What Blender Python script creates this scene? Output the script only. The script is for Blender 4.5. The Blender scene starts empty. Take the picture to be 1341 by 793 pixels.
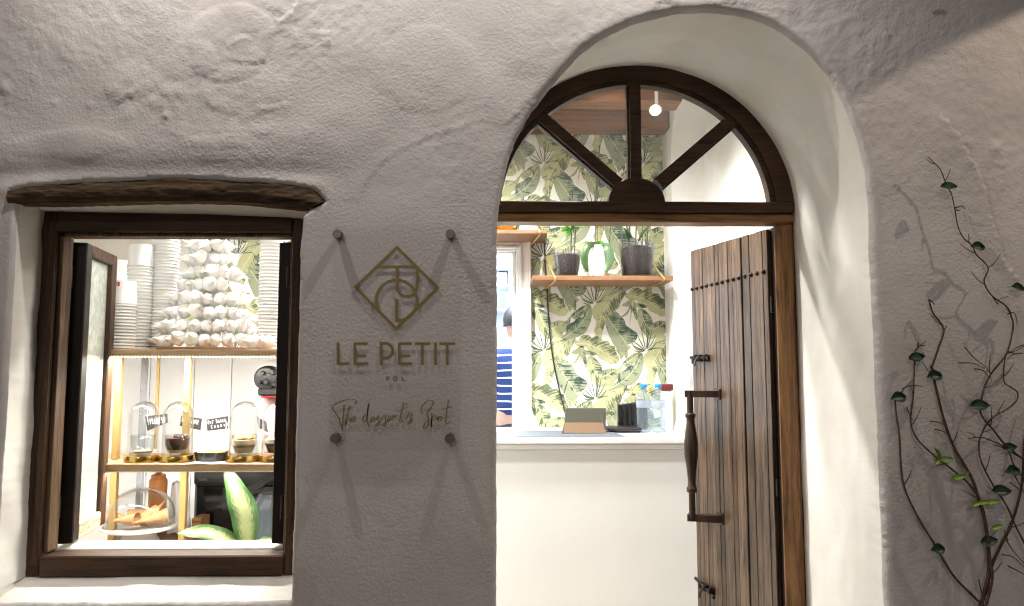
import bpy, math, random
import numpy as np
from mathutils import Vector, Matrix
from mathutils.geometry import delaunay_2d_cdt, tessellate_polygon

random.seed(7)
PI = math.pi
R = math.radians
scene = bpy.context.scene
COL = scene.collection

# ------------------------------------------------------------------ camera
EYE = 1.5
F_PX = 968.0
cam_data = bpy.data.cameras.new('camera')
cam_data.sensor_width = 36.0
cam_data.lens = F_PX / 1341.0 * 36.0
cam_data.clip_start = 0.05
cam_data.clip_end = 2000.0
cam = bpy.data.objects.new('camera', cam_data)
COL.objects.link(cam)
cam.location = (0, 0, EYE)
cam.rotation_euler = (R(90 + 5.0), 0, R(-1.2))
scene.camera = cam
CAM_M = cam.rotation_euler.to_matrix()

# ------------------------------------------------------------------ night sky, faint moonlight, exposure
world = bpy.data.worlds.new('World')
scene.world = world
world.use_nodes = True
wn = world.node_tree
sky = wn.nodes.new('ShaderNodeTexSky')
sky.sky_type = 'NISHITA'
sky.sun_disc = False
sky.sun_elevation = R(4)
sky.sun_rotation = R(200)
wbg = wn.nodes['Background']
# town glow: the sky of a lit village at night is nearly neutral
hsv = wn.nodes.new('ShaderNodeHueSaturation')
hsv.inputs['Saturation'].default_value = 0.15
wn.links.new(sky.outputs[0], hsv.inputs['Color'])
wmx = wn.nodes.new('ShaderNodeMix')
wmx.data_type = 'RGBA'
wmx.blend_type = 'MULTIPLY'
wmx.inputs[0].default_value = 1.0
wmx.inputs[7].default_value = (1.0, .88, .82, 1)
wn.links.new(hsv.outputs[0], wmx.inputs[6])
wn.links.new(wmx.outputs[2], wbg.inputs[0])
wbg.inputs[1].default_value = 0.024
sun_d = bpy.data.lights.new('moon', 'SUN')
sun_d.energy = 0.02
sun_d.angle = R(0.5)
sun_d.color = (1.0, 0.95, 0.88)
sun_o = bpy.data.objects.new('moon', sun_d)
COL.objects.link(sun_o)
sun_o.rotation_euler = (R(50), 0, R(-30))
scene.view_settings.view_transform = 'Standard'
scene.view_settings.look = 'None'
scene.view_settings.exposure = 0.35
scene.view_settings.gamma = 1.0
scene.view_settings.use_curve_mapping = False
scene.render.engine = 'CYCLES'
cy = scene.cycles
cy.use_denoising = True
try:
    cy.denoiser = 'OPENIMAGEDENOISE'
except Exception:
    pass
cy.filter_width = 1.15
cy.max_bounces = 9
cy.diffuse_bounces = 5
cy.glossy_bounces = 4
cy.transmission_bounces = 6
cy.transparent_max_bounces = 24
cy.sample_clamp_indirect = 6.0
cy.caustics_reflective = False
cy.caustics_refractive = False

# ------------------------------------------------------------------ helpers
def P(px, py, Y):
    """photo pixel -> point on the vertical plane at distance Y"""
    d = CAM_M @ Vector(((px - 670.5) / F_PX, -(py - 396.5) / F_PX, -1.0))
    t = Y / d.y
    return Vector((d.x * t, Y, EYE + d.z * t))

def PX(px, py, Y): return P(px, py, Y).x
def PZ(px, py, Y): return P(px, py, Y).z

ORIGIN = {}

def tag(o, label=None, cat=None, group=None, kind=None):
    if label: o['label'] = label
    if cat: o['category'] = cat
    if group: o['group'] = group
    if kind: o['kind'] = kind
    return o

def thing(name, label, cat, loc, group=None):
    o = bpy.data.objects.new(name, None)
    o.empty_display_size = 0.05
    COL.objects.link(o)
    o.location = loc
    ORIGIN[o] = Vector(loc)
    return tag(o, label, cat, group)

def link_mesh(name, me, parent=None, base=None):
    o = bpy.data.objects.new(name, me)
    COL.objects.link(o)
    if parent is not None:
        o.parent = parent
        ORIGIN[o] = ORIGIN[parent]
    else:
        b = Vector(base) if base is not None else Vector((0, 0, 0))
        o.location = b
        ORIGIN[o] = b
    return o

def copy_tree(o, parent=None, delta=None):
    c = o.copy()
    COL.objects.link(c)
    if parent is not None:
        c.parent = parent
    ORIGIN[c] = ORIGIN[o] if delta is None else ORIGIN[o] + delta
    if delta is not None:
        c.location = o.location + delta
    for ch in list(o.children):
        copy_tree(ch, c)
    return c

class MB:
    """collects pieces of ONE mesh"""
    def __init__(self):
        self.v, self.f, self.mi = [], [], []
        self.cur = 0
    def add(self, vs, fs):
        n = len(self.v)
        self.v.extend(vs)
        self.f.extend([tuple(i + n for i in f) for f in fs])
        self.mi.extend([self.cur] * len(fs))
    def box(self, x0, x1, y0, y1, z0, z1, b=0.002, M=None):
        x0, x1 = min(x0, x1), max(x0, x1); y0, y1 = min(y0, y1), max(y0, y1); z0, z1 = min(z0, z1), max(z0, z1)
        b = min(b, (x1 - x0) * .45, (y1 - y0) * .45, (z1 - z0) * .45)
        vs, idx = [], {}
        for sx in (0, 1):
            for sy in (0, 1):
                for sz in (0, 1):
                    X, Y, Z = (x0, x1)[sx], (y0, y1)[sy], (z0, z1)[sz]
                    dx, dy, dz = (b, -b)[sx], (b, -b)[sy], (b, -b)[sz]
                    for k, p in enumerate(((X, Y + dy, Z + dz), (X + dx, Y, Z + dz), (X + dx, Y + dy, Z))):
                        idx[(sx, sy, sz, k)] = len(vs); vs.append(p)
        g = lambda a, b_, c, k: idx[(a, b_, c, k)]
        fs = []
        for s in (0, 1):
            q = [g(s, 0, 0, 0), g(s, 1, 0, 0), g(s, 1, 1, 0), g(s, 0, 1, 0)]; fs.append(q if s else q[::-1])
            q = [g(0, s, 0, 1), g(0, s, 1, 1), g(1, s, 1, 1), g(1, s, 0, 1)]; fs.append(q if s else q[::-1])
            q = [g(0, 0, s, 2), g(1, 0, s, 2), g(1, 1, s, 2), g(0, 1, s, 2)]; fs.append(q if s else q[::-1])
        for a in (0, 1):
            for c in (0, 1):
                fs.append([g(a, c, 0, 0), g(a, c, 1, 0), g(a, c, 1, 1), g(a, c, 0, 1)])
                fs.append([g(a, 0, c, 0), g(a, 1, c, 0), g(a, 1, c, 2), g(a, 0, c, 2)])
                fs.append([g(0, a, c, 1), g(1, a, c, 1), g(1, a, c, 2), g(0, a, c, 2)])
                for e in (0, 1):
                    fs.append([g(a, c, e, 0), g(a, c, e, 1), g(a, c, e, 2)])
        if M is not None:
            vs = [tuple(M @ Vector(p)) for p in vs]
        self.add(vs, fs)
        return self
    def lathe(self, prof, c=(0, 0, 0), seg=24, M=None, wob=0.0, cap=True):
        """prof: list of (r, z)"""
        vs, fs = [], []
        n = len(prof)
        for i in range(seg):
            a = 2 * PI * i / seg
            for (r, z) in prof:
                rr = r * (1 + wob * math.sin(3 * a + z * 40))
                vs.append((rr * math.cos(a), rr * math.sin(a), z))
        for i in range(seg):
            j = (i + 1) % seg
            for k in range(n - 1):
                fs.append((i * n + k, j * n + k, j * n + k + 1, i * n + k + 1))
        if cap:
            if prof[0][0] > 1e-5: fs.append(tuple(i * n for i in range(seg))[::-1])
            if prof[-1][0] > 1e-5: fs.append(tuple(i * n + n - 1 for i in range(seg)))
        c = Vector(c)
        if M is not None:
            vs = [tuple(M @ Vector(p) + c) for p in vs]
        else:
            vs = [(p[0] + c.x, p[1] + c.y, p[2] + c.z) for p in vs]
        self.add(vs, fs)
        return self
    def tube(self, pts, rad, seg=8, cap=True):
        pts = [Vector(p) for p in pts]
        if not hasattr(rad, '__len__'): rad = [rad] * len(pts)
        vs, fs = [], []
        up = Vector((0, 0, 1))
        t0 = (pts[1] - pts[0]).normalized()
        if abs(t0.dot(up)) > .9: up = Vector((1, 0, 0))
        n = up.cross(t0).normalized()
        for i, p in enumerate(pts):
            a = pts[max(i - 1, 0)]; b = pts[min(i + 1, len(pts) - 1)]
            t = (b - a)
            t = t.normalized() if t.length > 1e-9 else t0
            n = (n - t * n.dot(t))
            n = n.normalized() if n.length > 1e-6 else up.cross(t).normalized()
            m = t.cross(n)
            for k in range(seg):
                a_ = 2 * PI * k / seg
                vs.append(tuple(p + (n * math.cos(a_) + m * math.sin(a_)) * rad[i]))
        for i in range(len(pts) - 1):
            for k in range(seg):
                l = (k + 1) % seg
                fs.append((i * seg + k, i * seg + l, (i + 1) * seg + l, (i + 1) * seg + k))
        if cap:
            fs.append(tuple(range(seg))[::-1])
            fs.append(tuple((len(pts) - 1) * seg + k for k in range(seg)))
        self.add(vs, fs)
        return self
    def prism(self, pts, d):
        """planar polygon (list of Vector) pushed along vector d"""
        pts = [Vector(p) for p in pts]; d = Vector(d)
        n = len(pts)
        vs = [tuple(p) for p in pts] + [tuple(p + d) for p in pts]
        tri = tessellate_polygon([pts])
        fs = [tuple(t) for t in tri] + [tuple(i + n for i in t)[::-1] for t in tri]
        fs += [(i, (i + 1) % n, (i + 1) % n + n, i + n) for i in range(n)]
        self.add(vs, fs)
        return self
    def grid(self, fn, nu, nv):
        vs = [tuple(fn(i / nu, j / nv)) for i in range(nu + 1) for j in range(nv + 1)]
        fs = [(i * (nv + 1) + j, (i + 1) * (nv + 1) + j, (i + 1) * (nv + 1) + j + 1, i * (nv + 1) + j + 1) for i in range(nu) for j in range(nv)]
        self.add(vs, fs)
        return self
    def ribbon(self, pts, w, d, nrm=Vector((0, -1, 0)), closed=False):
        """flat stroke of width w along pts (in a plane with normal nrm), thickness d towards nrm"""
        pts = [Vector(p) for p in pts]
        n = len(pts)
        if not hasattr(w, '__len__'): w = [w] * n
        L, Rr = [], []
        for i, p in enumerate(pts):
            if closed: a, b = pts[i - 1], pts[(i + 1) % n]
            else: a, b = pts[max(i - 1, 0)], pts[min(i + 1, n - 1)]
            t1 = (p - a); t2 = (b - p)
            t1 = t1.normalized() if t1.length > 1e-9 else t2.normalized()
            t2 = t2.normalized() if t2.length > 1e-9 else t1
            t = (t1 + t2)
            t = t.normalized() if t.length > 1e-6 else t1
            s = nrm.cross(t).normalized()
            k = 1 / max(.4, math.sqrt(max(0.0, (1 + t1.dot(t2)) / 2)))
            L.append(p + s * w[i] * .5 * k); Rr.append(p - s * w[i] * .5 * k)
        vs = [tuple(p) for p in L] + [tuple(p) for p in Rr] + [tuple(p + nrm * d) for p in L] + [tuple(p + nrm * d) for p in Rr]
        fs = []
        for i in range(n if closed else n - 1):
            j = (i + 1) % n
            fs.append((2 * n + i, 2 * n + j, 3 * n + j, 3 * n + i))
            fs.append((i, n + i, n + j, j))
            fs.append((i, j, 2 * n + j, 2 * n + i))
            fs.append((n + i, 3 * n + i, 3 * n + j, n + j))
        if not closed:
            fs.append((0, 2 * n, 3 * n, n)); fs.append((n - 1, 2 * n - 1, 4 * n - 1, 3 * n - 1))
        self.add(vs, fs)
        return self
    def build(self, name, mat, parent=None, base=None, smooth=False, uv=None):
        b = ORIGIN[parent] if parent is not None else (Vector(base) if base is not None else Vector((0, 0, 0)))
        me = bpy.data.meshes.new(name)
        me.from_pydata([(p[0] - b.x, p[1] - b.y, p[2] - b.z) for p in self.v], [], self.f)
        for m in (mat if isinstance(mat, (list, tuple)) else [mat]):
            me.materials.append(m)
        if any(self.mi):
            me.polygons.foreach_set('material_index', self.mi)
        if smooth:
            me.polygons.foreach_set('use_smooth', [True] * len(me.polygons))
            if smooth is not True:
                try: me.set_sharp_from_angle(angle=R(smooth))
                except Exception: pass
        if uv is not None:
            l = me.uv_layers.new(name='UVMap')
            li = np.zeros(len(me.loops), dtype=np.int32)
            me.loops.foreach_get('vertex_index', li)
            l.data.foreach_set('uv', np.asarray(uv, dtype=np.float32)[li].ravel())
        me.update()
        return link_mesh(name, me, parent, base)

def crom(pts, n=8, closed=False):
    """Catmull-Rom through points (Vectors)"""
    pts = [Vector(p) for p in pts]
    out = []
    m = len(pts)
    for i in range(m if closed else m - 1):
        if closed:
            p0, p1, p2, p3 = pts[i - 1], pts[i], pts[(i + 1) % m], pts[(i + 2) % m]
        else:
            p0, p1, p2, p3 = pts[max(i - 1, 0)], pts[i], pts[i + 1], pts[min(i + 2, m - 1)]
        for k in range(n):
            t = k / n
            out.append(.5 * ((2 * p1) + (p2 - p0) * t + (2 * p0 - 5 * p1 + 4 * p2 - p3) * t * t + (3 * p1 - p0 - 3 * p2 + p3) * t ** 3))
    if not closed: out.append(pts[-1])
    return out

def vnoise(x, z, scale, seed):
    """smooth value noise, numpy"""
    rs = np.random.RandomState(seed)
    T = rs.rand(257, 257) * 2 - 1
    u = x / scale + 37.3; v = z / scale + 11.7
    i = np.floor(u).astype(int); j = np.floor(v).astype(int)
    fu = u - i; fv = v - j
    fu = fu * fu * fu * (fu * (fu * 6 - 15) + 10); fv = fv * fv * fv * (fv * (fv * 6 - 15) + 10)
    i %= 256; j %= 256
    return (T[i, j] * (1 - fu) + T[i + 1, j] * fu) * (1 - fv) + (T[i, j + 1] * (1 - fu) + T[i + 1, j + 1] * fu) * fv

def seg_dist(x, z, poly):
    """distance, signed side and running length to a polyline (list of (x,z)), numpy"""
    best = np.full(x.shape, 1e9); side = np.zeros(x.shape); along = np.zeros(x.shape)
    acc = 0.0
    for (a, b) in zip(poly[:-1], poly[1:]):
        dx, dz = b[0] - a[0], b[1] - a[1]
        L2 = dx * dx + dz * dz
        t = np.clip(((x - a[0]) * dx + (z - a[1]) * dz) / L2, 0, 1)
        d = np.hypot(x - a[0] - t * dx, z - a[1] - t * dz)
        s = np.sign(dx * (z - a[1]) - dz * (x - a[0]))
        m = d < best
        best[m] = d[m]; side[m] = s[m]; along[m] = acc + t[m] * math.sqrt(L2)
        acc += math.sqrt(L2)
    return best, side, along, acc

def inside_poly(x, z, poly):
    c = np.zeros(x.shape, dtype=bool)
    n = len(poly)
    for i in range(n):
        x0, z0 = poly[i]; x1, z1 = poly[(i + 1) % n]
        if z0 == z1: continue
        m = ((z0 > z) != (z1 > z)) & (x < (x1 - x0) * (z - z0) / (z1 - z0) + x0)
        c ^= m
    return c

# ------------------------------------------------------------------ materials
def new_mat(name):
    m = bpy.data.materials.new(name)
    m.use_nodes = True
    nt = m.node_tree
    return m, nt, nt.nodes['Principled BSDF']

def lerp(a, b, t): return tuple(a[i] + (b[i] - a[i]) * t for i in range(3))

def N(nt, kind, **kw):
    n = nt.nodes.new(kind)
    for k, v in kw.items():
        if k.startswith('i_'):
            n.inputs[k[2:].replace('_', ' ')].default_value = v
        else:
            setattr(n, k, v)
    return n

def simple(name, col, rough=.5, metal=0.0, var=.12, scale=40, bump=0.0, bscale=200, spec=.5, coat=0.0, sss=0.0, emis=None):
    """plain coloured stuff with mottling and slight relief"""
    m, nt, b = new_mat(name)
    tc = N(nt, 'ShaderNodeTexCoord')
    nz = N(nt, 'ShaderNodeTexNoise', i_Scale=scale, i_Detail=4.0)
    nt.links.new(tc.outputs['Object'], nz.inputs['Vector'])
    rp = N(nt, 'ShaderNodeValToRGB')
    rp.color_ramp.elements[0].position = .3; rp.color_ramp.elements[1].position = .7
    rp.color_ramp.elements[0].color = (*[c * (1 - var) for c in col], 1)
    rp.color_ramp.elements[1].color = (*[min(1, c * (1 + var)) for c in col], 1)
    nt.links.new(nz.outputs['Fac'], rp.inputs[0])
    nt.links.new(rp.outputs[0], b.inputs['Base Color'])
    b.inputs['Roughness'].default_value = rough
    b.inputs['Metallic'].default_value = metal
    b.inputs['Specular IOR Level'].default_value = spec
    b.inputs['Coat Weight'].default_value = coat
    if sss:
        b.inputs['Subsurface Weight'].default_value = sss
        b.inputs['Subsurface Scale'].default_value = .01
    if bump:
        n2 = N(nt, 'ShaderNodeTexNoise', i_Scale=bscale, i_Detail=3.0)
        nt.links.new(tc.outputs['Object'], n2.inputs['Vector'])
        bp = N(nt, 'ShaderNodeBump', i_Strength=bump, i_Distance=.002)
        nt.links.new(n2.outputs['Fac'], bp.inputs['Height'])
        nt.links.new(bp.outputs[0], b.inputs['Normal'])
    if emis:
        b.inputs['Emission Color'].default_value = (*emis[:3], 1)
        b.inputs['Emission Strength'].default_value = emis[3]
    return m

def wood(name, c1, c2, axis='z', rough=.45, scale=1.0, bump=.25, coat=0.0, contrast=1.0):
    m, nt, b = new_mat(name)
    tc = N(nt, 'ShaderNodeTexCoord')
    mp = N(nt, 'ShaderNodeMapping')
    s = [26 * scale] * 3
    s['xyz'.index(axis)] = 1.6 * scale
    mp.inputs['Scale'].default_value = s
    nt.links.new(tc.outputs['Object'], mp.inputs['Vector'])
    n1 = N(nt, 'ShaderNodeTexNoise', i_Scale=2.2, i_Detail=6.0, i_Roughness=.62, i_Distortion=.7)
    n2 = N(nt, 'ShaderNodeTexNoise', i_Scale=11.0, i_Detail=5.0, i_Roughness=.7)
    nt.links.new(mp.outputs[0], n1.inputs['Vector']); nt.links.new(mp.outputs[0], n2.inputs['Vector'])
    n3 = N(nt, 'ShaderNodeTexNoise', i_Scale=4.0, i_Detail=3.0)
    nt.links.new(tc.outputs['Object'], n3.inputs['Vector'])
    mx = N(nt, 'ShaderNodeMath', operation='MULTIPLY_ADD'); mx.inputs[1].default_value = .45
    nt.links.new(n2.outputs['Fac'], mx.inputs[0]); nt.links.new(n1.outputs['Fac'], mx.inputs[2])
    m3 = N(nt, 'ShaderNodeMath', operation='MULTIPLY_ADD'); m3.inputs[1].default_value = .35
    nt.links.new(n3.outputs['Fac'], m3.inputs[0]); nt.links.new(mx.outputs[0], m3.inputs[2])
    rp = N(nt, 'ShaderNodeValToRGB')
    e = rp.color_ramp.elements
    e[0].position = .9 - .22 * contrast; e[1].position = .9 + .2 * contrast
    e[0].color = (*c1, 1); e[1].color = (*c2, 1)
    nt.links.new(m3.outputs[0], rp.inputs[0])
    nt.links.new(rp.outputs[0], b.inputs['Base Color'])
    b.inputs['Roughness'].default_value = rough
    b.inputs['Specular IOR Level'].default_value = .28
    b.inputs['Coat Weight'].default_value = coat
    b.inputs['Coat Roughness'].default_value = .25
    bp = N(nt, 'ShaderNodeBump', i_Strength=bump, i_Distance=.002)
    nt.links.new(mx.outputs[0], bp.inputs['Height'])
    nt.links.new(bp.outputs[0], b.inputs['Normal'])
    return m

def plaster(name, col, fine=1.0, coarse=1.0, rough=.9, tint=(.97, .95, .92)):
    m, nt, b = new_mat(name)
    tc = N(nt, 'ShaderNodeTexCoord')
    nA = N(nt, 'ShaderNodeTexNoise', i_Scale=3.0, i_Detail=6.0, i_Roughness=.6)
    nB = N(nt, 'ShaderNodeTexNoise', i_Scale=105.0, i_Detail=3.5, i_Roughness=.55)
    nC = N(nt, 'ShaderNodeTexVoronoi', i_Scale=120.0)
    nD = N(nt, 'ShaderNodeTexNoise', i_Scale=380.0, i_Detail=2.0)
    nM = N(nt, 'ShaderNodeTexNoise', i_Scale=2.1, i_Detail=3.0)
    for n in (nA, nB, nC, nD, nM):
        nt.links.new(tc.outputs['Object'], n.inputs['Vector'])
    rp = N(nt, 'ShaderNodeValToRGB')
    e = rp.color_ramp.elements
    e[0].position = .35; e[1].position = .65
    e[0].color = (*[col[i] * .90 * tint[i] for i in range(3)], 1); e[1].color = (*col, 1)
    nt.links.new(nA.outputs['Fac'], rp.inputs[0])
    nt.links.new(rp.outputs[0], b.inputs['Base Color'])
    b.inputs['Roughness'].default_value = rough
    b.inputs['Specular IOR Level'].default_value = .3
    ms = N(nt, 'ShaderNodeMapRange'); ms.inputs[1].default_value = .38; ms.inputs[2].default_value = .66
    ms.inputs[3].default_value = .35; ms.inputs[4].default_value = 1.0
    nt.links.new(nM.outputs['Fac'], ms.inputs[0])
    h1 = N(nt, 'ShaderNodeMath', operation='MULTIPLY_ADD'); h1.inputs[1].default_value = -.30
    nt.links.new(nC.outputs['Distance'], h1.inputs[0]); nt.links.new(nB.outputs['Fac'], h1.inputs[2])
    h2 = N(nt, 'ShaderNodeMath', operation='MULTIPLY')
    nt.links.new(h1.outputs[0], h2.inputs[0]); nt.links.new(ms.outputs[0], h2.inputs[1])
    h3 = N(nt, 'ShaderNodeMath', operation='MULTIPLY_ADD'); h3.inputs[1].default_value = .30
    nt.links.new(nD.outputs['Fac'], h3.inputs[0]); nt.links.new(h2.outputs[0], h3.inputs[2])
    bp = N(nt, 'ShaderNodeBump', i_Strength=min(1.0, .5 * fine), i_Distance=.004 * coarse)
    nt.links.new(h3.outputs[0], bp.inputs['Height'])
    nt.links.new(bp.outputs[0], b.inputs['Normal'])
    return m

def glass(name, tint=(1, 1, 1), refl=1.0, rough=.02, edge=.35, body=None, bodyfac=0.0, wave=0.0, wscale=40):
    """clear sheet: what lies behind shows, reflections on top"""
    m, nt, b = new_mat(name)
    nt.nodes.remove(b)
    out = nt.nodes['Material Output']
    tr = N(nt, 'ShaderNodeBsdfTransparent'); tr.inputs[0].default_value = (*tint, 1)
    gl = N(nt, 'ShaderNodeBsdfGlossy'); gl.inputs['Roughness'].default_value = rough
    gl.inputs[0].default_value = (refl, refl, refl, 1)
    fr = N(nt, 'ShaderNodeLayerWeight', i_Blend=.5)
    pw = N(nt, 'ShaderNodeMath', operation='POWER'); pw.inputs[1].default_value = 3.0
    nt.links.new(fr.outputs['Facing'], pw.inputs[0])
    fm = N(nt, 'ShaderNodeMath', operation='MULTIPLY_ADD'); fm.inputs[1].default_value = edge; fm.inputs[2].default_value = .022
    nt.links.new(pw.outputs[0], fm.inputs[0])
    mx = N(nt, 'ShaderNodeMixShader')
    nt.links.new(fm.outputs[0], mx.inputs[0])
    nt.links.new(tr.outputs[0], mx.inputs[1]); nt.links.new(gl.outputs[0], mx.inputs[2])
    last = mx
    tc = N(nt, 'ShaderNodeTexCoord')
    if wave:
        nz = N(nt, 'ShaderNodeTexNoise', i_Scale=wscale, i_Detail=2.0)
        nt.links.new(tc.outputs['Object'], nz.inputs['Vector'])
        bp = N(nt, 'ShaderNodeBump', i_Strength=wave, i_Distance=.004)
        nt.links.new(nz.outputs['Fac'], bp.inputs['Height'])
        nt.links.new(bp.outputs[0], gl.inputs['Normal']); nt.links.new(bp.outputs[0], fr.inputs['Normal'])
    if body:
        df = N(nt, 'ShaderNodeBsdfTranslucent'); df.inputs[0].default_value = (*body, 1)
        d2 = N(nt, 'ShaderNodeBsdfDiffuse'); d2.inputs[0].default_value = (*body, 1)
        md = N(nt, 'ShaderNodeMixShader'); nt.links.new(df.outputs[0], md.inputs[1]); nt.links.new(d2.outputs[0], md.inputs[2])
        nz = N(nt, 'ShaderNodeTexNoise', i_Scale=wscale, i_Detail=4.0)
        nt.links.new(tc.outputs['Object'], nz.inputs['Vector'])
        mr = N(nt, 'ShaderNodeMapRange'); mr.inputs[1].default_value = .35; mr.inputs[2].default_value = .65
        mr.inputs[3].default_value = bodyfac * .8; mr.inputs[4].default_value = min(1, bodyfac * 1.15)
        nt.links.new(nz.outputs['Fac'], mr.inputs[0])
        m2 = N(nt, 'ShaderNodeMixShader')
        nt.links.new(mr.outputs[0], m2.inputs[0]); nt.links.new(mx.outputs[0], m2.inputs[1]); nt.links.new(md.outputs[0], m2.inputs[2])
        last = m2
    nt.links.new(last.outputs[0], out.inputs['Surface'])
    return m

def emit(name, col, s):
    m, nt, b = new_mat(name)
    b.inputs['Base Color'].default_value = (*col, 1)
    b.inputs['Emission Color'].default_value = (*col, 1)
    b.inputs['Emission Strength'].default_value = s
    return m

M = {}
def add_stain(m, loc, r, col):
    nt = m.node_tree; b = nt.nodes['Principled BSDF']
    src = b.inputs['Base Color'].links[0].from_socket
    tc = N(nt, 'ShaderNodeTexCoord')
    nz = N(nt, 'ShaderNodeTexNoise', i_Scale=45.0, i_Detail=3.0); nt.links.new(tc.outputs['Object'], nz.inputs['Vector'])
    mp = N(nt, 'ShaderNodeMapping'); mp.inputs['Location'].default_value = [-loc[i] / r[i] for i in range(3)]; mp.inputs['Scale'].default_value = [1 / a for a in r]
    nt.links.new(tc.outputs['Object'], mp.inputs[0])
    ln = N(nt, 'ShaderNodeVectorMath', operation='LENGTH'); nt.links.new(mp.outputs[0], ln.inputs[0])
    ad = N(nt, 'ShaderNodeMath', operation='MULTIPLY_ADD'); ad.inputs[1].default_value = 1.2; nt.links.new(nz.outputs['Fac'], ad.inputs[0]); nt.links.new(ln.outputs['Value'], ad.inputs[2])
    mr = N(nt, 'ShaderNodeMapRange'); mr.inputs[1].default_value = 1.2; mr.inputs[2].default_value = 1.7; mr.inputs[3].default_value = .6; mr.inputs[4].default_value = 0.0
    nt.links.new(ad.outputs[0], mr.inputs[0])
    mx = N(nt, 'ShaderNodeMix', data_type='RGBA'); mx.inputs[7].default_value = (*col, 1)
    nt.links.new(mr.outputs[0], mx.inputs[0]); nt.links.new(src, mx.inputs[6]); nt.links.new(mx.outputs[2], b.inputs['Base Color'])
M['facade'] = plaster('whitewashed_facade_plaster', (.68, .655, .645), 1.15, .9, tint=(.97,.96,.95))
M['reveal'] = plaster('smooth_white_reveal_plaster', (.83, .81, .765), .35, .6)
M['inner'] = plaster('smooth_white_interior_paint', (.86, .85, .83), .15, .5, rough=.75)
M['inner_blue'] = plaster('cool_white_kitchen_paint', (.80, .84, .90), .15, .5, rough=.6)
M['dark_wood_z'] = wood('dark_walnut_upright', (.007, .0038, .0022), (.066, .031, .0135), 'z', .55, bump=.45)
M['dark_wood_x'] = wood('dark_walnut_level', (.007, .0038, .0022), (.066, .031, .0135), 'x', .55, bump=.45)
M['black_wood'] = wood('blackened_sash_and_gap_shade', (.004, .0025, .002), (.014, .008, .006), 'z', .45, bump=.3)
M['worn_wood_y'] = wood('worn_pale_sash_wood', (.16, .10, .06), (.55, .42, .30), 'y', .6, bump=.4)
M['frame_wood_z'] = wood('oiled_brown_post_wood', (.045, .020, .007), (.25, .125, .045), 'z', .42, bump=.3)
M['frame_wood_x'] = wood('oiled_brown_header_wood', (.045, .020, .007), (.25, .125, .045), 'x', .42, bump=.3)
M['door_wood'] = wood('weathered_door_plank_wood', (.028, .015, .010), (.165, .092, .058), 'z', .38, .9, bump=.5, coat=.25, contrast=.85)
M['door_dark'] = wood('dark_door_core_wood', (.006, .004, .003), (.02, .012, .008), 'z', .6)
M['lintel_wood'] = wood('rough_old_lintel_timber', (.014, .009, .0055), (.115, .073, .042), 'x', .9, .9, bump=1.0, contrast=.9)
M['shelf_wood'] = wood('reddish_shelf_pine', (.10, .046, .022), (.22, .112, .055), 'x', .5)
M['oak'] = wood('pale_oak_shelf', (.24, .15, .08), (.44, .30, .18), 'x', .5)
M['beam_wood'] = wood('brown_ceiling_beam_wood', (.030, .011, .004), (.17, .068, .022), 'x', .6, .7)
M['iron'] = simple('dark_aged_iron', (.03, .024, .02), .5, .8, .3, 60, .4)
M['steel'] = simple('brushed_grey_steel', (.16, .145, .13), .42, .9, .15, 120, .2)
M['gold_paint'] = simple('matt_gold_lettering', (.25, .18, .068), .55, .35, .08, 150)
M['brass'] = simple('polished_brass', (.78, .50, .14), .22, 1.0, .06, 60)
M['brass_satin'] = simple('satin_brass_post', (.62, .43, .17), .38, .7, .06, 60)
M['black'] = simple('black_plastic', (.012, .012, .013), .35, 0, .15, 40)
M['white_gloss'] = simple('white_glossy_plastic', (.82, .82, .81), .25, 0, .03, 20)
M['white_mat'] = simple('white_matt_paint', (.80, .79, .77), .6, 0, .04, 8)
# ------------------------------------------------------------------ the ground
YW, YF, YN = 1.90, 2.40, 2.02          # facade face, door frame face, window frame face
M['ground'] = plaster('grey_lane_paving', (.30, .29, .27), 1.0, 1.0)
g = MB(); g.box(-300, 300, -300, 300, -.2, 0, .001)
tag(g.build('ground', M['ground']), kind='structure')

# ------------------------------------------------------------------ the house front
house = thing('plaster_house', 'whitewashed house front with deep arched doorway and timber window under a beam', 'house', (0, YW, 0))

def wx(pts, Y=YW):
    o = []
    for (a, b) in pts:
        p = P(a, b, Y); o.append((p.x, p.z))
    return o

lint_top = [(10, 249), (60, 241), (150, 237), (230, 233), (300, 236), (370, 240), (405, 246), (426, 262)]
lint_bot = [(404, 273), (370, 269), (300, 263), (250, 262), (150, 264), (60, 266), (10, 266)]
XWL, XWR = PX(7, 500, YW), PX(388, 500, YW)
win_sill_z = PZ(200, 789, YW)
# window opening outline (x, z), closed
hole_w = [(XWL, win_sill_z), (XWL, PZ(8, 262, YW))]
lt = wx(lint_top)
hole_w += [(p.x, p.y) for p in crom([Vector((a, b, 0)) for a, b in lt], 6)]
hole_w += [(PX(404, 274, YW), PZ(404, 274, YW)), (XWR + .004, PZ(392, 282, YW)), (XWR, PZ(388, 330, YW)), (XWR, win_sill_z)]
# arched doorway outline
XDL = PX(650.5, 500, YW); XDR = PX(1150, 500, YW)
arch_px = [(651, 300), (653.5, 268), (663, 217), (679, 174), (702, 138), (735, 95), (768, 62), (814, 35), (873, 17), (927, 12), (981, 19), (1028, 39), (1067, 70), (1094, 103), (1114, 143), (1129, 186), (1140, 240), (1144, 300)]
ap = [(p.x, p.y) for p in crom([Vector((a, b, 0)) for a, b in wx(arch_px)], 6)]
ap[0] = (XDL, ap[0][1]); ap[-1] = (XDR, ap[-1][1])
hole_d = [(XDL, 0.0)] + ap + [(XDR, 0.0)]

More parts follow.
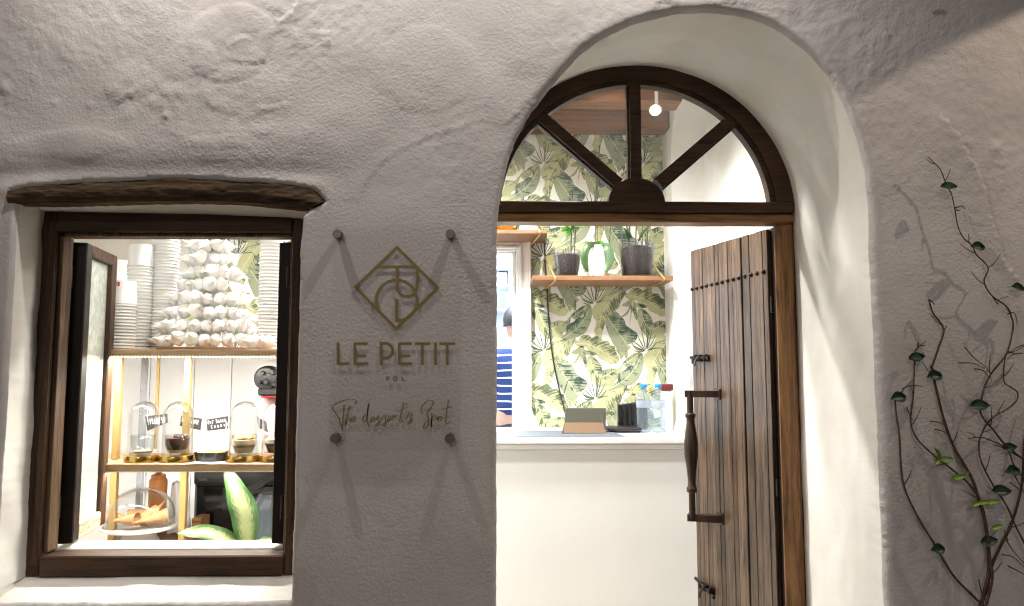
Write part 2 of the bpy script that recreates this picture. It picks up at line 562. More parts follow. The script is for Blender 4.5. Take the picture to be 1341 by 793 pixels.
def resample(poly, step, closed):
    out = []
    pts = poly + ([poly[0]] if closed else [])
    for a, b in zip(pts[:-1], pts[1:]):
        L = math.hypot(b[0] - a[0], b[1] - a[1])
        n = max(1, int(round(L / step)))
        for k in range(n):
            t = k / n
            out.append((a[0] + (b[0] - a[0]) * t, a[1] + (b[1] - a[1]) * t))
    if not closed: out.append(poly[-1])
    return out

STEP = .0065
def soften(pts, win=23):
    a = np.array(pts); k = win // 2
    p = np.concatenate([a[:1] * 2 - a[k:0:-1], a, a[-1:] * 2 - a[-2:-k - 2:-1]])
    c = np.stack([np.convolve(p[:, i], np.hanning(win + 2)[1:-1] / np.hanning(win + 2)[1:-1].sum(), 'valid') for i in range(2)], 1)
    return [tuple(q) for q in c.tolist()]
def jitter_line(pts, amp, seed):
    a = np.array(pts)
    out = a.copy()
    out[:, 0] += amp * (vnoise(a[:, 0], a[:, 1], .05, seed) + .6 * vnoise(a[:, 0], a[:, 1], .015, seed + 1))
    out[:, 1] += amp * (vnoise(a[:, 0], a[:, 1], .05, seed + 2) + .6 * vnoise(a[:, 0], a[:, 1], .015, seed + 3))
    out[a[:, 1] <= .001, 1] = 0.0
    return [tuple(p) for p in out]
hw = jitter_line(resample(hole_w, STEP, True), .0013, 21)
hd_clean = soften(resample(hole_d, STEP, False))
hd = jitter_line(hd_clean, .0016, 31)
hd[0] = (hd[0][0], 0.0); hd[-1] = (hd[-1][0], 0.0)

def to_px(x, z, Y=YW):
    r = np.array(CAM_M.transposed())
    v = np.stack([x, np.full_like(x, Y), z - EYE], 0)
    c = r @ v
    return 670.5 + F_PX * c[0] / -c[2], 396.5 - F_PX * c[1] / -c[2]

XA, XB, ZB = -2.9, 2.7, 3.5
fx0, fx1, fz0, fz1 = -1.46, 1.48, EYE - .74, EYE + 1.10
gx = np.concatenate([np.arange(XA, fx0 - .01, .05), np.arange(fx0, fx1, STEP), np.arange(fx1 + .02, XB, .05), [XB]])
gz = np.concatenate([np.arange(0, fz0 - .01, .05), np.arange(fz0, fz1, STEP), np.arange(fz1 + .02, ZB, .05), [ZB]])
GX, GZ = np.meshgrid(gx, gz, indexing='ij')
gxf, gzf = GX.ravel(), GZ.ravel()
rs = np.random.RandomState(5)
edge = (gxf <= XA) | (gxf >= XB) | (gzf <= 0) | (gzf >= ZB)
gxf = gxf + np.where(edge, 0, rs.uniform(-.0012, .0012, gxf.shape))
gzf = gzf + np.where(edge, 0, rs.uniform(-.0012, .0012, gzf.shape))
hd_closed = hd + []
inw = inside_poly(gxf, gzf, hw)
ind = inside_poly(gxf, gzf, hd_closed)
def near_dist(x, z, poly, lim):
    """distance to outline points, via coarse buckets"""
    best = np.full(x.shape, 9.0)
    a = np.array(poly)
    m = (x > a[:, 0].min() - lim) & (x < a[:, 0].max() + lim) & (z > a[:, 1].min() - lim) & (z < a[:, 1].max() + lim)
    idx = np.nonzero(m)[0]
    for s in range(0, len(idx), 4000):
        k = idx[s:s + 4000]
        d = np.hypot(x[k][:, None] - a[None, :, 0], z[k][:, None] - a[None, :, 1])
        best[k] = d.min(1)
    return best
hd_lim = [p for p in hd]
dw = near_dist(gxf, gzf, hw, .09); dd = near_dist(gxf, gzf, hd_lim, .06)
keep = ~inw & ~ind & (dw > STEP * .6) & (dd > STEP * .6)
px_, pz_ = gxf[keep], gzf[keep]
dist_w = np.concatenate([dw[keep], np.zeros(len(hw)), np.full(len(hd), 9.0)])
dist_d = np.concatenate([dd[keep], np.full(len(hw), 9.0), np.zeros(len(hd))])
allx = np.concatenate([px_, [p[0] for p in hw], [p[0] for p in hd]])
allz = np.concatenate([pz_, [p[1] for p in hw], [p[1] for p in hd]])
n0 = len(px_); n1 = n0 + len(hw)
cons = [(n0 + i, n0 + (i + 1) % len(hw)) for i in range(len(hw))] + [(n1 + i, n1 + i + 1) for i in range(len(hd) - 1)]
cd = delaunay_2d_cdt([Vector((a, b)) for a, b in zip(allx, allz)], cons, [], 0, 1e-6)
cv, cf, co = cd[0], cd[2], cd[3]
cx = np.array([v.x for v in cv]); cz = np.array([v.y for v in cv])
orig = np.array([o[0] if len(o) else -1 for o in co])
cf = np.array([f for f in cf if len(f) == 3])
mx_, mz_ = cx[cf].mean(1), cz[cf].mean(1)
cf = cf[~inside_poly(mx_, mz_, hw) & ~inside_poly(mx_, mz_, hd_closed)]
DW = np.where(orig >= 0, dist_w[orig], 9.0); DD = np.where(orig >= 0, dist_d[orig], 9.0)

def wall_relief(x, z):
    """outward relief of the hand-trowelled plaster, metres"""
    qx, qy = to_px(x, z)
    h = .010 * vnoise(x, z, .62, 1) + .0040 * vnoise(x, z, .27, 2) + np.clip(1.2 - (qy - 60) / 420, .25, 1.0) * (.0019 * vnoise(x, z, .11, 3) + .0007 * vnoise(x, z, .05, 4))
    rough = np.clip(.5 + 1.1 * vnoise(x, z, .33, 9), .12, 1.0)
    rough = rough * np.clip(1.0 - (qy - 180) / 480, .28, 1.0)
    h += rough * (.0005 * vnoise(x, z, .021, 5) + .0008 * vnoise(x, z, .0125, 6))
    # coarse lumpy patches
    def blob(cx_, cy_, rx, ry): return np.exp(-(((qx - cx_) / rx) ** 2 + ((qy - cy_) / ry) ** 2))
    lump = blob(225, 130, 95, 40) + blob(330, 185, 85, 28) + blob(390, 30, 60, 40) + blob(780, 45, 70, 30) + .6 * blob(1310, 220, 40, 90)
    h += np.clip(lump, 0, 1.2) * (.0016 * np.abs(vnoise(x, z, .016, 7)) + .0028 * np.maximum(0, vnoise(x, z, .034, 8)))
    # smooth trowelled patches
    for (a, b, rx, ry, amp, sd) in ((170, 108, 34, 26, .004, 60), (300, 55, 60, 46, .006, 61), (320, 120, 60, 34, .004, 62), (250, 80, 36, 26, .003, 63), (90, 190, 80, 20, .003, 64), (560, 90, 70, 50, .003, 65)):
        d = ((qx - a) / rx) ** 2 + ((qy - b) / ry) ** 2 + .35 * vnoise(x, z, .07, sd)
        h += amp * np.clip(1.1 - d, 0, 1) ** .5 * .8
    # comb ridges left by the trowel
    ang = .95
    u = (qx * math.cos(ang) + qy * math.sin(ang)) + 14 * vnoise(x, z, .12, 12)
    h += .0007 * np.sin(u / 1.6) * blob(400, 45, 45, 40) + .0004 * np.sin((qx * .96 - qy * .25) / 1.6 + 5 * vnoise(x, z, .1, 14)) * blob(330, 105, 60, 30)
    h += .0002 * np.sin((qx * .5 - qy * .86) / 1.7 + 6 * vnoise(x, z, .1, 15)) * blob(410, 90, 40, 34)
    # broken plaster edges (one side stands proud)
    def ledge(pts, amp, width, sgn=1, fade=.12, seed=70):
        nonlocal h
        poly = wx(pts)
        d, s, al, tot = seg_dist(x + .004 * vnoise(x, z, .03, seed), z + .004 * vnoise(x, z, .03, seed + 1), poly)
        env = np.clip(al / fade, 0, 1) * np.clip((tot - al) / fade, 0, 1)
        side = (s * sgn > 0)
        h = h + np.where(side, amp * env * np.exp(-d / width), -.15 * amp * env * np.exp(-(d / .004) ** 2))
    ledge([(650, 170), (690, 140), (735, 92), (770, 62), (815, 44), (842, 24), (868, 2), (905, 12), (945, 3), (990, 6)], .0026, .05, 1, .05, 71)
    ledge([(960, 2), (1000, 10), (1045, 18), (1060, 27), (1085, 20)], .001, .03, 1, .03, 73)
    ledge([(1088, 28), (1108, 20), (1130, 14), (1137, 30), (1146, 36)], .0012, .02, -1, .02, 75)
    ledge([(1145, 40), (1143, 70), (1136, 100), (1152, 110)], .0010, .025, 1, .02, 77)
    ledge([(1222, 142), (1248, 160), (1272, 200), (1288, 235), (1300, 290), (1318, 345), (1345, 380)], .0075, .05, -1, .06, 79)
    ledge([(295, 62), (320, 48), (335, 52)], .003, .02, -1, .02, 81)
    ledge([(300, 80), (330, 84), (352, 78)], .0025, .02, 1, .02, 83)
    ledge([(335, 142), (360, 140), (380, 132)], .003, .02, -1, .02, 85)
    ledge([(425, 262), (470, 262), (480, 240), (500, 212), (560, 180), (640, 156), (655, 158)], .0014, .03, 1, .08, 87)
    ledge([(148, 145), (165, 128), (190, 118)], .003, .02, 1, .02, 89)
    ledge([(360, 30), (385, 15), (392, -10)], .005, .02, -1, .02, 91)
    ledge([(408, 40), (430, 42), (432, 62)], .004, .02, -1, .02, 93)
    # small knobs and drips
    for (a, b, r, amp) in ((218, 152, 3.2, .005), (72, 135, 4, .0025), (6, 115, 9, .0035), (118, 138, 5, .002), (1110, 175, 4, .003), (1162, 45, 4, .003), (1268, 185, 5, .004), (1304, 192, 9, .004)):
        h += amp * blob(a, b, r, r)
    # the bay that carries the sign was floated flatter
    sgm = np.clip(1.25 - np.maximum(np.abs(qx - 517) / 118, np.abs(qy - 440) / 185) ** 4, 0, 1)
    h = h * (1 - .94 * sgm)
    # soft hollow above the lintel
    h -= .004 * np.exp(-((qy - 222 - .00012 * (qx - 220) ** 2) / 12) ** 2) * np.clip((470 - qx) / 80, 0, 1)
    h += .0035 * np.exp(-((qy - 190) / 26) ** 2) * np.clip((520 - qx) / 160, 0, 1)
    return h
hh = wall_relief(cx, cz)
def rounding(d, r): 
    t = np.clip(1 - d / r, 0, 1)
    return r * (1 - np.sqrt(np.clip(1 - t * t, 0, 1)))
qx_, qy_ = to_px(cx, cz)
rW = np.where((qy_ < 264) & (qx_ < 440), .006, .012)
rD = np.where(qx_ < 700, .012, .020)
back = rounding(DW, rW) + rounding(DD, rD)
fade_h = np.clip(np.minimum(DW, DD) / .03, 0, 1)
cyy = YW - hh * (.35 + .65 * fade_h) + back
w = MB()
w.add(list(zip(cx.tolist(), cyy.tolist(), cz.tolist())), [tuple(f) for f in cf[:, ::1].tolist()])
# old brown mark and faint smudges on the limewash (house object space: origin at the wall foot)
for (a_, b_, rx_, rz_, cl_) in ((1231, 16, .022, .010, (.20, .15, .09)), (408, 250, .05, .02, (.42, .36, .29)), (30, 255, .06, .02, (.42, .36, .29)), (655, 620, .03, .25, (.56, .53, .50)), (395, 780, .05, .10, (.52, .49, .46))):
    q_ = P(a_, b_, YW); add_stain(M['facade'], (q_.x, 0, q_.z), (rx_, .2, rz_), cl_)
front_wall = w.build('front_wall', M['facade'], house, smooth=True)
YEDGE = {}
# depth of the outline verts for the reveals
pos_of = {}
for i, o in enumerate(orig.tolist()):
    if o >= n0: pos_of[o] = i
hw_y = [cyy[pos_of[n0 + i]] if (n0 + i) in pos_of else YW + .014 for i in range(len(hw))]
hd_y = [cyy[pos_of[n1 + i]] if (n1 + i) in pos_of else YW + .02 for i in range(len(hd))]

def loft(front, back_, nd, noise=.0015, seed=40, clean=None):
    """strip of plaster from front outline points to back outline points"""
    m = MB()
    n = len(front)
    fa = np.array(front); ba = np.array(back_)
    sa = fa.copy() if clean is None else np.array(clean)
    off = fa - sa
    vs = []
    for k in range(nd + 1):
        t = k / nd
        p = sa * (1 - t) + ba * t + off * max(0.0, 1 - t * nd / 3)
        if 0 < k:
            q = noise * vnoise(p[:, 0] * 1.0 + p[:, 1] * 2.2, p[:, 2] + p[:, 1], .09, seed)
            q2 = noise * vnoise(p[:, 0] + p[:, 1] * 1.3, p[:, 2] - p[:, 1], .07, seed + 1)
            s = min(1, t * 6)
            p = p + np.stack([q * s, q * 0, q2 * s], 1)
        vs += [tuple(a) for a in p.tolist()]
    fs = [(k * n + i, k * n + i + 1, (k + 1) * n + i + 1, (k + 1) * n + i) for k in range(nd) for i in range(n - 1)]
    m.add(vs, fs)
    return m

# doorway reveal: facade outline -> outline of the frame
FX = PX(834, 276, YF); FZ = PZ(834, 276, YF)                    # fanlight centre
FA = PX(834 + 207, 276, YF) - FX; FB = PZ(834, 84, YF) - FZ     # half axes
XJL, XJR = FX - FA, PX(1061, 560, YF)
def frame_outline(t):
    """t 0..1 over left post, arch, right post"""
    if t < 1 / 3: return (XJL, YF + .03, (FZ) * t * 3)
    if t > 2 / 3: return (FX + FA + (XJR - FX - FA) * min(1, (t - 2 / 3) * 30) * 0 + 0, YF + .03, FZ * (1 - (t - 2 / 3) * 3))
    a = PI * (1 - (t - 1 / 3) * 3)
    return (FX + FA * math.cos(a), YF + .03, FZ + FB * math.sin(a))
lens = [0]
for a, b in zip(hd[:-1], hd[1:]): lens.append(lens[-1] + math.hypot(b[0] - a[0], b[1] - a[1]))
zs_l = next(i for i, p in enumerate(hd) if p[1] > PZ(651, 300, YW))
zs_r = len(hd) - 1 - next(i for i, p in enumerate(hd[::-1]) if p[1] > PZ(1144, 300, YW))
tpar = []
for i, L in enumerate(lens):
    if i <= zs_l: tpar.append(hd[i][1] / hd[zs_l][1] / 3)
    elif i >= zs_r: tpar.append(1 - hd[i][1] / hd[zs_r][1] / 3)
    else: tpar.append(1 / 3 + (L - lens[zs_l]) / (lens[zs_r] - lens[zs_l]) / 3)
fr = [(p[0], y, p[1]) for p, y in zip(hd, hd_y)]
bk = [frame_outline(t) for t in tpar]
bk = [(a, YF + .03, c_) for a, c_ in soften([(p[0], p[2]) for p in bk], 15)]
cl = [(p[0], YW + .02, p[1]) for p in hd_clean]
loft(fr, bk, 26, .0014, 44, cl).build('doorway_reveal', M['reveal'], house, smooth=True)
# window reveal
fr = [(p[0], y, p[1]) for p, y in zip(hw, hw_y)]
ZT_W = PZ(200, 272, YN + .03); ZBW = PZ(200, 757, YN)
XFL, XFR = PX(41, 500, YN), XWR + .002
def wback(p):
    z = p[1]
    ztop = PZ(200, 281, YN) + .02
    x = min(max(p[0], XFL + 0.0), XFR)
    if z < win_sill_z + .02: z = ZBW + .012
    elif z > PZ(8, 268, YW): z = ztop
    return (x, YN + .03, min(z, ztop))
bk = [wback(p) for p in hw]
fr.append(fr[0]); bk.append(bk[0])
loft(fr, bk, 8, .003, 48).build('window_reveal', M['reveal'], house, smooth=True)

# lintel: an old rough beam set in the wall over the window
def lint(u, v):
    top = wx(lint_top); bot = wx(lint_bot)[::-1]
    def at(pl, t):
        k = t * (len(pl) - 1); i = min(int(k), len(pl) - 2); f = k - i
        return (pl[i][0] * (1 - f) + pl[i + 1][0] * f, pl[i][1] * (1 - f) + pl[i + 1][1] * f)
    a, b = at(top, u), at(bot, u)
    # v: 0 top back -> .25 top front -> .75 bottom front -> 1 bottom back
    if v < .25: k, y = 0, YW + .10 - (.10 - .003) * v * 4
    elif v < .75: k, y = (v - .25) * 2, YW + .003
    else: k, y = 1, YW + .003 + .043 * (v - .75) * 4
    y -= .008 * math.sin(PI * k)
    return (a[0] + (b[0] - a[0]) * k, y, a[1] + (b[1] - a[1]) * k + (.004 if v < .25 else 0))
lb = MB(); lb.grid(lint, 150, 32)
la = np.array(lb.v)
nrm = .0008 * vnoise(la[:, 0] * .12, la[:, 2], .011, 51) + .0017 * vnoise(la[:, 0] * .35, la[:, 2] + la[:, 1], .006, 52) + .0016 * vnoise(la[:, 0], la[:, 2], .10, 53)
la[:, 1] -= nrm
la[:, 2] += .5 * nrm
lb.v = [tuple(p) for p in la.tolist()]
lb.build('lintel_beam', M['lintel_wood'], house, smooth=True)

# strip of plaster between lintel and window head
lbw = wx(lint_bot)[::-1]
sf = MB()
def soff(u, v):
    k = u * (len(lbw) - 1); i = min(int(k), len(lbw) - 2); f = k - i
    x = lbw[i][0] * (1 - f) + lbw[i + 1][0] * f; z = lbw[i][1] * (1 - f) + lbw[i + 1][1] * f
    x2 = min(max(x, XFL), XFR)
    zb2 = PZ(200, 276 + 11 * u, YN) 
    return (x + (x2 - x) * v, YW + .034 + (YN + .01 - YW - .034) * v, (z + .004) * (1 - v) + zb2 * v)
sf.grid(soff, 60, 8)
sf.build('soffit', M['reveal'], house, smooth=True)

# masonry body of the wall above and beside, so no light leaks (roof slab, returns)
rb = MB(); rb.box(XA, XB, YW - .05, 7.2, ZB, ZB + .15, .01)
rb.build('roof_slab', M['reveal'], house)
rb = MB(); rb.box(XA - .2, XA + .002, YW + .02, 7.2, 0, ZB + .1, .01)
rb.build('side_wall', M['facade'], house)
rb = MB(); rb.box(XB - .002, XB + .2, YW + .02, 7.2, 0, ZB + .1, .01)
rb.build('side_wall', M['facade'], house)

# ------------------------------------------------------------------ the room behind
FLZ = .2                               # inner floor
CZ = EYE + 1.42                        # ceiling
YB = 3.90                              # papered back wall
XR = .90                               # inner right wall
XL = -2.3
def struct(name, mb, mat, parent=None, smooth=False):
    o = mb.build(name, mat, parent, smooth=smooth)
    if parent is None: tag(o, kind='structure')
    return o
M['floor'] = simple('pale_floor_tiles', (.55, .52, .48), .4, 0, .06, 3)
s = MB(); s.box(XL - .1, 1.3, YF + .02, 7.0, FLZ - .18, FLZ, .001); struct('floor', s, M['floor'])
s = MB(); s.box(XL - .1, 1.3, YF + .1, YB + .12, CZ, CZ + .05, .001); ceil = struct('ceiling', s, M['inner'])
s = MB(); s.box(XL - .1, XL, YF, YB + .12, FLZ, CZ, .001); struct('wall_left', s, M['inner'])
# inner face of the front wall, with the two openings left free
s = MB()
yi0, yi1 = YF + .055, YF + .10
zw0, zw1 = PZ(200, 716, 2.06), PZ(200, 290, 2.06)
s.box(XL, -1.565, yi0, yi1, FLZ, CZ, .001)
s.box(-1.565, -.355, yi0, yi1, EYE + .645, CZ, .001)
s.box(-.355, XJL - .02, yi0, yi1, FLZ, CZ, .001)
s.box(XJR, 1.3, yi0, yi1, FLZ, CZ, .001)
s.box(XJL - .02, XJR, yi0, yi1, FZ + FB + .02, CZ, .001)
struct('wall_front', s, M['inner'])

# splayed white niche inside the window
s = MB()
nx0, nx1, nz1 = XFL + .038, XWR + .0, PZ(200, 300, 2.09)
ny0, ny1 = YN + .068, yi0 + .002
ox0, ox1, oz1 = -1.56, -.36, EYE + .64
fz = FLZ
sz = PZ(200, 722, YN + .02) - .032
s.add([(nx0, ny0, fz), (nx0, ny0, nz1), (ox0, ny1, oz1), (ox0, ny1, fz), (nx1, ny0, fz), (nx1, ny0, nz1), (ox1, ny1, oz1), (ox1, ny1, fz)], [(0, 1, 2, 3), (4, 7, 6, 5), (1, 5, 6, 2)])
s.add([(nx0, ny0 + .115, fz), (nx1, ny0 + .115, fz), (nx1, ny0 + .115, sz), (nx0, ny0 + .115, sz)], [(0, 1, 2, 3)])
struct('wall_niche', s, M['inner'])

# right wall with an arched recess
rc_y0, rc_y1, rc_zs = 2.4552, 3.72, PZ(905, 215, 3.72)
rc_c = (rc_y0 + rc_y1) / 2; rc_r = (rc_y1 - rc_y0) / 2
n = 40
arc = [(rc_y0, FLZ)] + [(rc_c - rc_r * math.cos(PI * k / n), rc_zs + .50 * math.sin(PI * k / n)) for k in range(n + 1)] + [(rc_y1, FLZ)]
outer = [(yi0, CZ), (YB, CZ), (YB, FLZ)]
s = MB()
poly = [Vector((XR, a, b)) for a, b in outer] + [Vector((XR, a, b)) for a, b in arc[:0:-1]]
s.prism(poly, (.012, 0, 0))
XRB = XR + .17
m_ = len(arc)
s.add([(XR + .010, a, b) for a, b in arc] + [(XRB, a, b) for a, b in arc], [(i, i + 1, m_ + i + 1, m_ + i) for i in range(1, m_ - 1)])
s.add([(XRB, yi0, FLZ), (XRB, YB, FLZ), (XRB, YB, CZ), (XRB, yi0, CZ)], [(0, 1, 2, 3)])
struct('wall_right', s, M['inner'])

# back wall with a doorway into the kitchen
xo0, xo1, zo = -.62, PX(676, 450, YB), PZ(665, 330, YB)
M['paper'] = plaster('cream_wallpaper_ground', (.88, .86, .80), .12, .4, rough=.7)
s = MB()
s.box(XL, xo0, YB, YB + .10, FLZ, CZ, .001)
s.box(xo1, XRB + .1, YB, YB + .10, FLZ, CZ, .001)
s.box(xo0, xo1, YB, YB + .10, zo, CZ, .001)
wall_back = struct('wall_back', s, M['paper'])
# white casing round the kitchen doorway
M['trim'] = simple('white_gloss_trim', (.82, .80, .76), .4, 0, .03, 6)
ct = thing('door_casing', 'white moulded casing round the kitchen doorway beside the leafy wallpaper', 'door casing', (0, YB, FLZ))
xc1 = PX(696, 450, YB - .03); zc = PZ(665, 313, YB - .03)
c = MB(); c.box(xo1 - .002, xc1, YB - .030, YB - .001, FLZ, zc, .006)
c.box(xo1 + .012, xo1 + .030, YB - .042, YB - .03, FLZ, zo + .03, .004); c.box(xc1 - .014, xc1 - .002, YB - .046, YB - .03, FLZ, zc - .002, .004)
c.build('jamb', M['trim'], ct)
c = MB(); c.box(xo0 - .085, xo0 + .002, YB - .030, YB - .001, FLZ, zc, .006); c.build('jamb', M['trim'], ct)
c = MB(); c.box(xo0 + .002, xo1 - .002, YB - .030, YB - .001, zo - .002, zc, .006); c.box(xo0 + .03, xo1 + .012, YB - .042, YB - .03, zo + .012, zo + .030, .004)
c.build('header', M['trim'], ct)
c = MB(); c.box(xo1 - .02, xo1 - .001, YB, YB + .10, FLZ, zo, .003); c.build('lining', M['trim'], ct)
# kitchen beyond
YK = 6.4
s = MB(); s.box(-1.6, 1.2, YK, YK + .08, FLZ, 2.9, .001); struct('wall_kitchen', s, M['inner_blue'])
s = MB(); s.box(-1.68, -1.6, YB + .1, YK, FLZ, 2.9, .001); struct('wall_kitchen_left', s, M['inner_blue'])
s = MB(); s.box(1.2, 1.28, YB + .1, YK, FLZ, 2.9, .001); struct('wall_kitchen_right', s, M['inner_blue'])
s = MB(); s.box(-1.7, 1.3, YB + .1, YK + .1, 2.9, 2.95, .001); struct('ceiling_kitchen', s, M['inner_blue'])
# ceiling beams (parts of the ceiling)
def beam(y, z0, h, d, x1):
    b = MB()
    b.grid(lambda u, v: (XL + (x1 - XL) * u, y + d * (.5 - abs(((v + .125) % 1) * 2 - 1)) * 0 + [0, 0, d, d, 0][min(4, int(v * 4 + .001))], z0 + [0, h, h, 0, 0][min(4, int(v * 4 + .001))]), 60, 4)
    a = np.array(b.v); a[:, 2] += .006 * vnoise(a[:, 0], a[:, 1], .2, 33); a[:, 1] += .006 * vnoise(a[:, 0], a[:, 2], .25, 34)
    b.v = [tuple(p) for p in a.tolist()]
    b.build('beam', M['beam_wood'], ceil)
beam(3.74, PZ(760, 166, 3.74), .15, .12, PX(884, 150, 3.74))
beam(3.28, PZ(760, 131, 3.28), .13, .12, PX(893, 130, 3.28))
beam(2.85, PZ(760, 104, 2.85) + .05, .13, .12, .88)
s = MB(); s.box(XL, XR, 3.72, 3.895, PZ(760, 166, 3.74) + .15, CZ - .001, .002); s.build('soffit_board', M['beam_wood'], ceil)
# ------------------------------------------------------------------ outdoor lamps above the picture
M['lamp_metal'] = simple('dark_lamp_metal', (.05, .05, .05), .5, .6)
def wall_lamp(px, py, off, energy, aim, cone, label, blend=.6, size=.02, col=(1.0, .92, .85)):
    p = P(px, py, YW)
    t = thing('wall_lamp', label, 'wall lamp', (p.x, YW, p.z), 'wall lamps over the shop front')
    b = MB(); b.lathe([(.045, 0), (.045, .012)], (p.x, YW + .006, p.z + .10), 20, Matrix.Rotation(R(90), 3, 'X')); b.build('mounting_plate', M['lamp_metal'], t)
    b = MB(); b.tube([(p.x, YW, p.z + .10), (p.x, YW - off, p.z + .10)], .008, 10); b.build('arm', M['lamp_metal'], t)
    b = MB(); b.lathe([(.034, .018), (.036, .02), (.036, .13), (.03, .14), (.0, .14)], (p.x, YW - off, p.z), 24, cap=False); b.build('shade', M['lamp_metal'], t, smooth=40)
    d = bpy.data.lights.new('wall_lamp_light', 'SPOT')
    d.energy = energy; d.color = col; d.spot_size = R(cone); d.spot_blend = blend; d.shadow_soft_size = size
    o = bpy.data.objects.new('wall_lamp_light', d); COL.objects.link(o)
    o.parent = t
    o.location = (0, -off, 0)
    v = P(aim[0], aim[1], YW) - (p + Vector((0, -off, 0)))
    o.rotation_euler = v.to_track_quat('-Z', 'Y').to_euler()
wall_lamp(255, -300, .30, 33, (330, 420), 150, 'small round wall lamp above the shop window', .9, .018)
wall_lamp(815, -290, .28, 30, (720, 480), 150, 'small round wall lamp above the arched doorway', .9, .016)
wall_lamp(1655, -195, .46, 29, (1290, 600), 62, 'small round wall lamp beyond the climbing vines', .12, .010, (1.0, .80, .62))
# added fill: unseen lantern behind the camera, brightens wall and reveal
lt_ = thing('fill_lantern', 'added unseen fill lantern on iron post behind the viewer', 'fill lamp', (-1.5, -5.0, 0))
b = MB(); b.tube([(-1.5, -5, 0), (-1.5, -5, 3.6)], [.06, .035], 12); b.build('post', M['iron'], lt_)
b = MB(); b.lathe([(.05, 3.6), (.15, 3.72), (.19, 4.05), (.05, 4.2), (.0, 4.22)], (-1.5, -5, 0), 8, cap=False); b.build('housing', glass('lantern_glass'), lt_)
d = bpy.data.lights.new('lantern_fill_light', 'POINT'); d.energy = 110; d.color = (1.0, .90, .82); d.shadow_soft_size = .5
o = bpy.data.objects.new('lantern_fill_light', d); COL.objects.link(o); o.parent = lt_; o.location = (0, 0, 3.9)

# ------------------------------------------------------------------ shop window: fixed frame and two casements
zi0, zi1 = PZ(200, 722, YN + .02), PZ(200, 312.5, YN + .05)       # clear opening
xi0, xi1 = PX(86, 500, YN + .055), PX(377, 500, YN + .02)
zt, zb = PZ(200, 277, YN), PZ(200, 754, YN)
win = thing('timber_window', 'dark brown timber window standing open onto lit dessert display', 'window', ((xi0 + xi1) / 2, YN, zb))
b = MB(); b.box(XFL + .001, xi0 - .012, YN, YN + .07, zb, zt, .004); b.box(xi0 - .030, xi0 - .012, YN - .006, YN, zb + .03, zt - .03, .002)
b.build('stile', M['dark_wood_z'], win)
b = MB(); b.box(xi1 + .006, XFR + .03, YN, YN + .07, zb, zt - .012, .004); b.build('stile', M['dark_wood_z'], win)
b = MB(); b.box(xi0 - .012, xi1 + .006, YN - .003, YN + .067, zi1 + .010, zt + .004, .004); b.box(xi0 - .012, xi1 + .006, YN - .008, YN - .003, zi1 + .010, zi1 + .042, .002)
b.build('head_rail', M['dark_wood_x'], win)
b = MB(); b.box(xi0 - .012, xi1 + .006, YN - .003, YN + .067, zb - .002, zi0 - .006, .004); b.build('bottom_rail', M['dark_wood_x'], win)
M['bead'] = wood('worn_bead_wood', (.020, .011, .006), (.13, .075, .04), 'z', .6)
b = MB(); b.box(xi0 - .012, xi0, YN + .012, YN + .06, zi0, zi1, .002); b.build('bead', M['bead'], win)
b = MB(); b.box(xi1, xi1 + .006, YN + .012, YN + .06, zi0, zi1, .002); b.build('bead', M['bead'], win)
b = MB(); b.box(xi0, xi1, YN + .012, YN + .06, zi1, zi1 + .010, .002); b.build('bead', M['bead'], win)
M['frosted'] = glass('rippled_old_glass', (.93, .95, .92), .9, .12, .5, (.74, .77, .72), .6, .6, 45)
def sash(hx, hy, sgn, ang, L, label):
    """casement hinged at (hx, hy), standing open into the room"""
    t = tag(bpy.data.objects.new('sash', None), label)
    COL.objects.link(t); t.parent = win; ORIGIN[t] = ORIGIN[win]; t.empty_display_size = .02
    a = R(ang)
    ux, uy = math.cos(a) * sgn, math.sin(a)
    Mx = Matrix(((ux, -uy * sgn, 0, hx), (uy, ux * sgn, 0, hy), (0, 0, 1, 0), (0, 0, 0, 1)))
    z0, z1 = zi0 + .008, zi1 - .006
    th = .042 if sgn > 0 else .036
    s0, s1 = (-th, 0)
    m = MB(); m.box(0, .045, s0, s1, z0, z1, .003, Mx); m.build('stile', M['black_wood'], t)
    m = MB(); m.box(L - .045, L, s0, s1, z0, z1, .003, Mx); m.build('stile', M['dark_wood_z'], t)
    m = MB(); m.box(.045, L - .045, s0, s1, z1 - .035, z1, .003, Mx); m.build('rail', M['dark_wood_x'], t)
    m = MB(); m.box(.045, L - .045, s0, s1, z0, z0 + .045, .003, Mx); m.build('rail', M['worn_wood_y'], t)
    m = MB(); m.box(.040, L - .040, s0 + .014, s0 + .018, z0 + .04, z1 - .03, .0005, Mx); m.build('pane', M['frosted'], t)
    for k in (.12, .88):
        m = MB(); z = z0 + (z1 - z0) * k
        m.lathe([(.006, -.03), (.007, -.028), (.007, .028), (.006, .03)], (hx + .004 * sgn, hy - .004, z), 10); m.build('hinge', M['iron'], t)
    return t
sash(xi0 - .014, YN + .072, 1, 100.5, .27, 'casement with rippled glass swung inwards beside stacked cups')
sash(xi1 - .012, YN + .062, -1, 97, .29, 'casement swung inwards seen edge-on as dark strip')
# white inner sill board
sl = MB(); sl.box(xi0 - .05, xi1 + .05, YN + .075, YN + .16, zi0 - .030, zi0 - .002, .004)
M['sill_white'] = simple('white_painted_sill', (.84, .83, .80), .4, 0, .03, 10)
sl.build('sill', M['sill_white'], win)

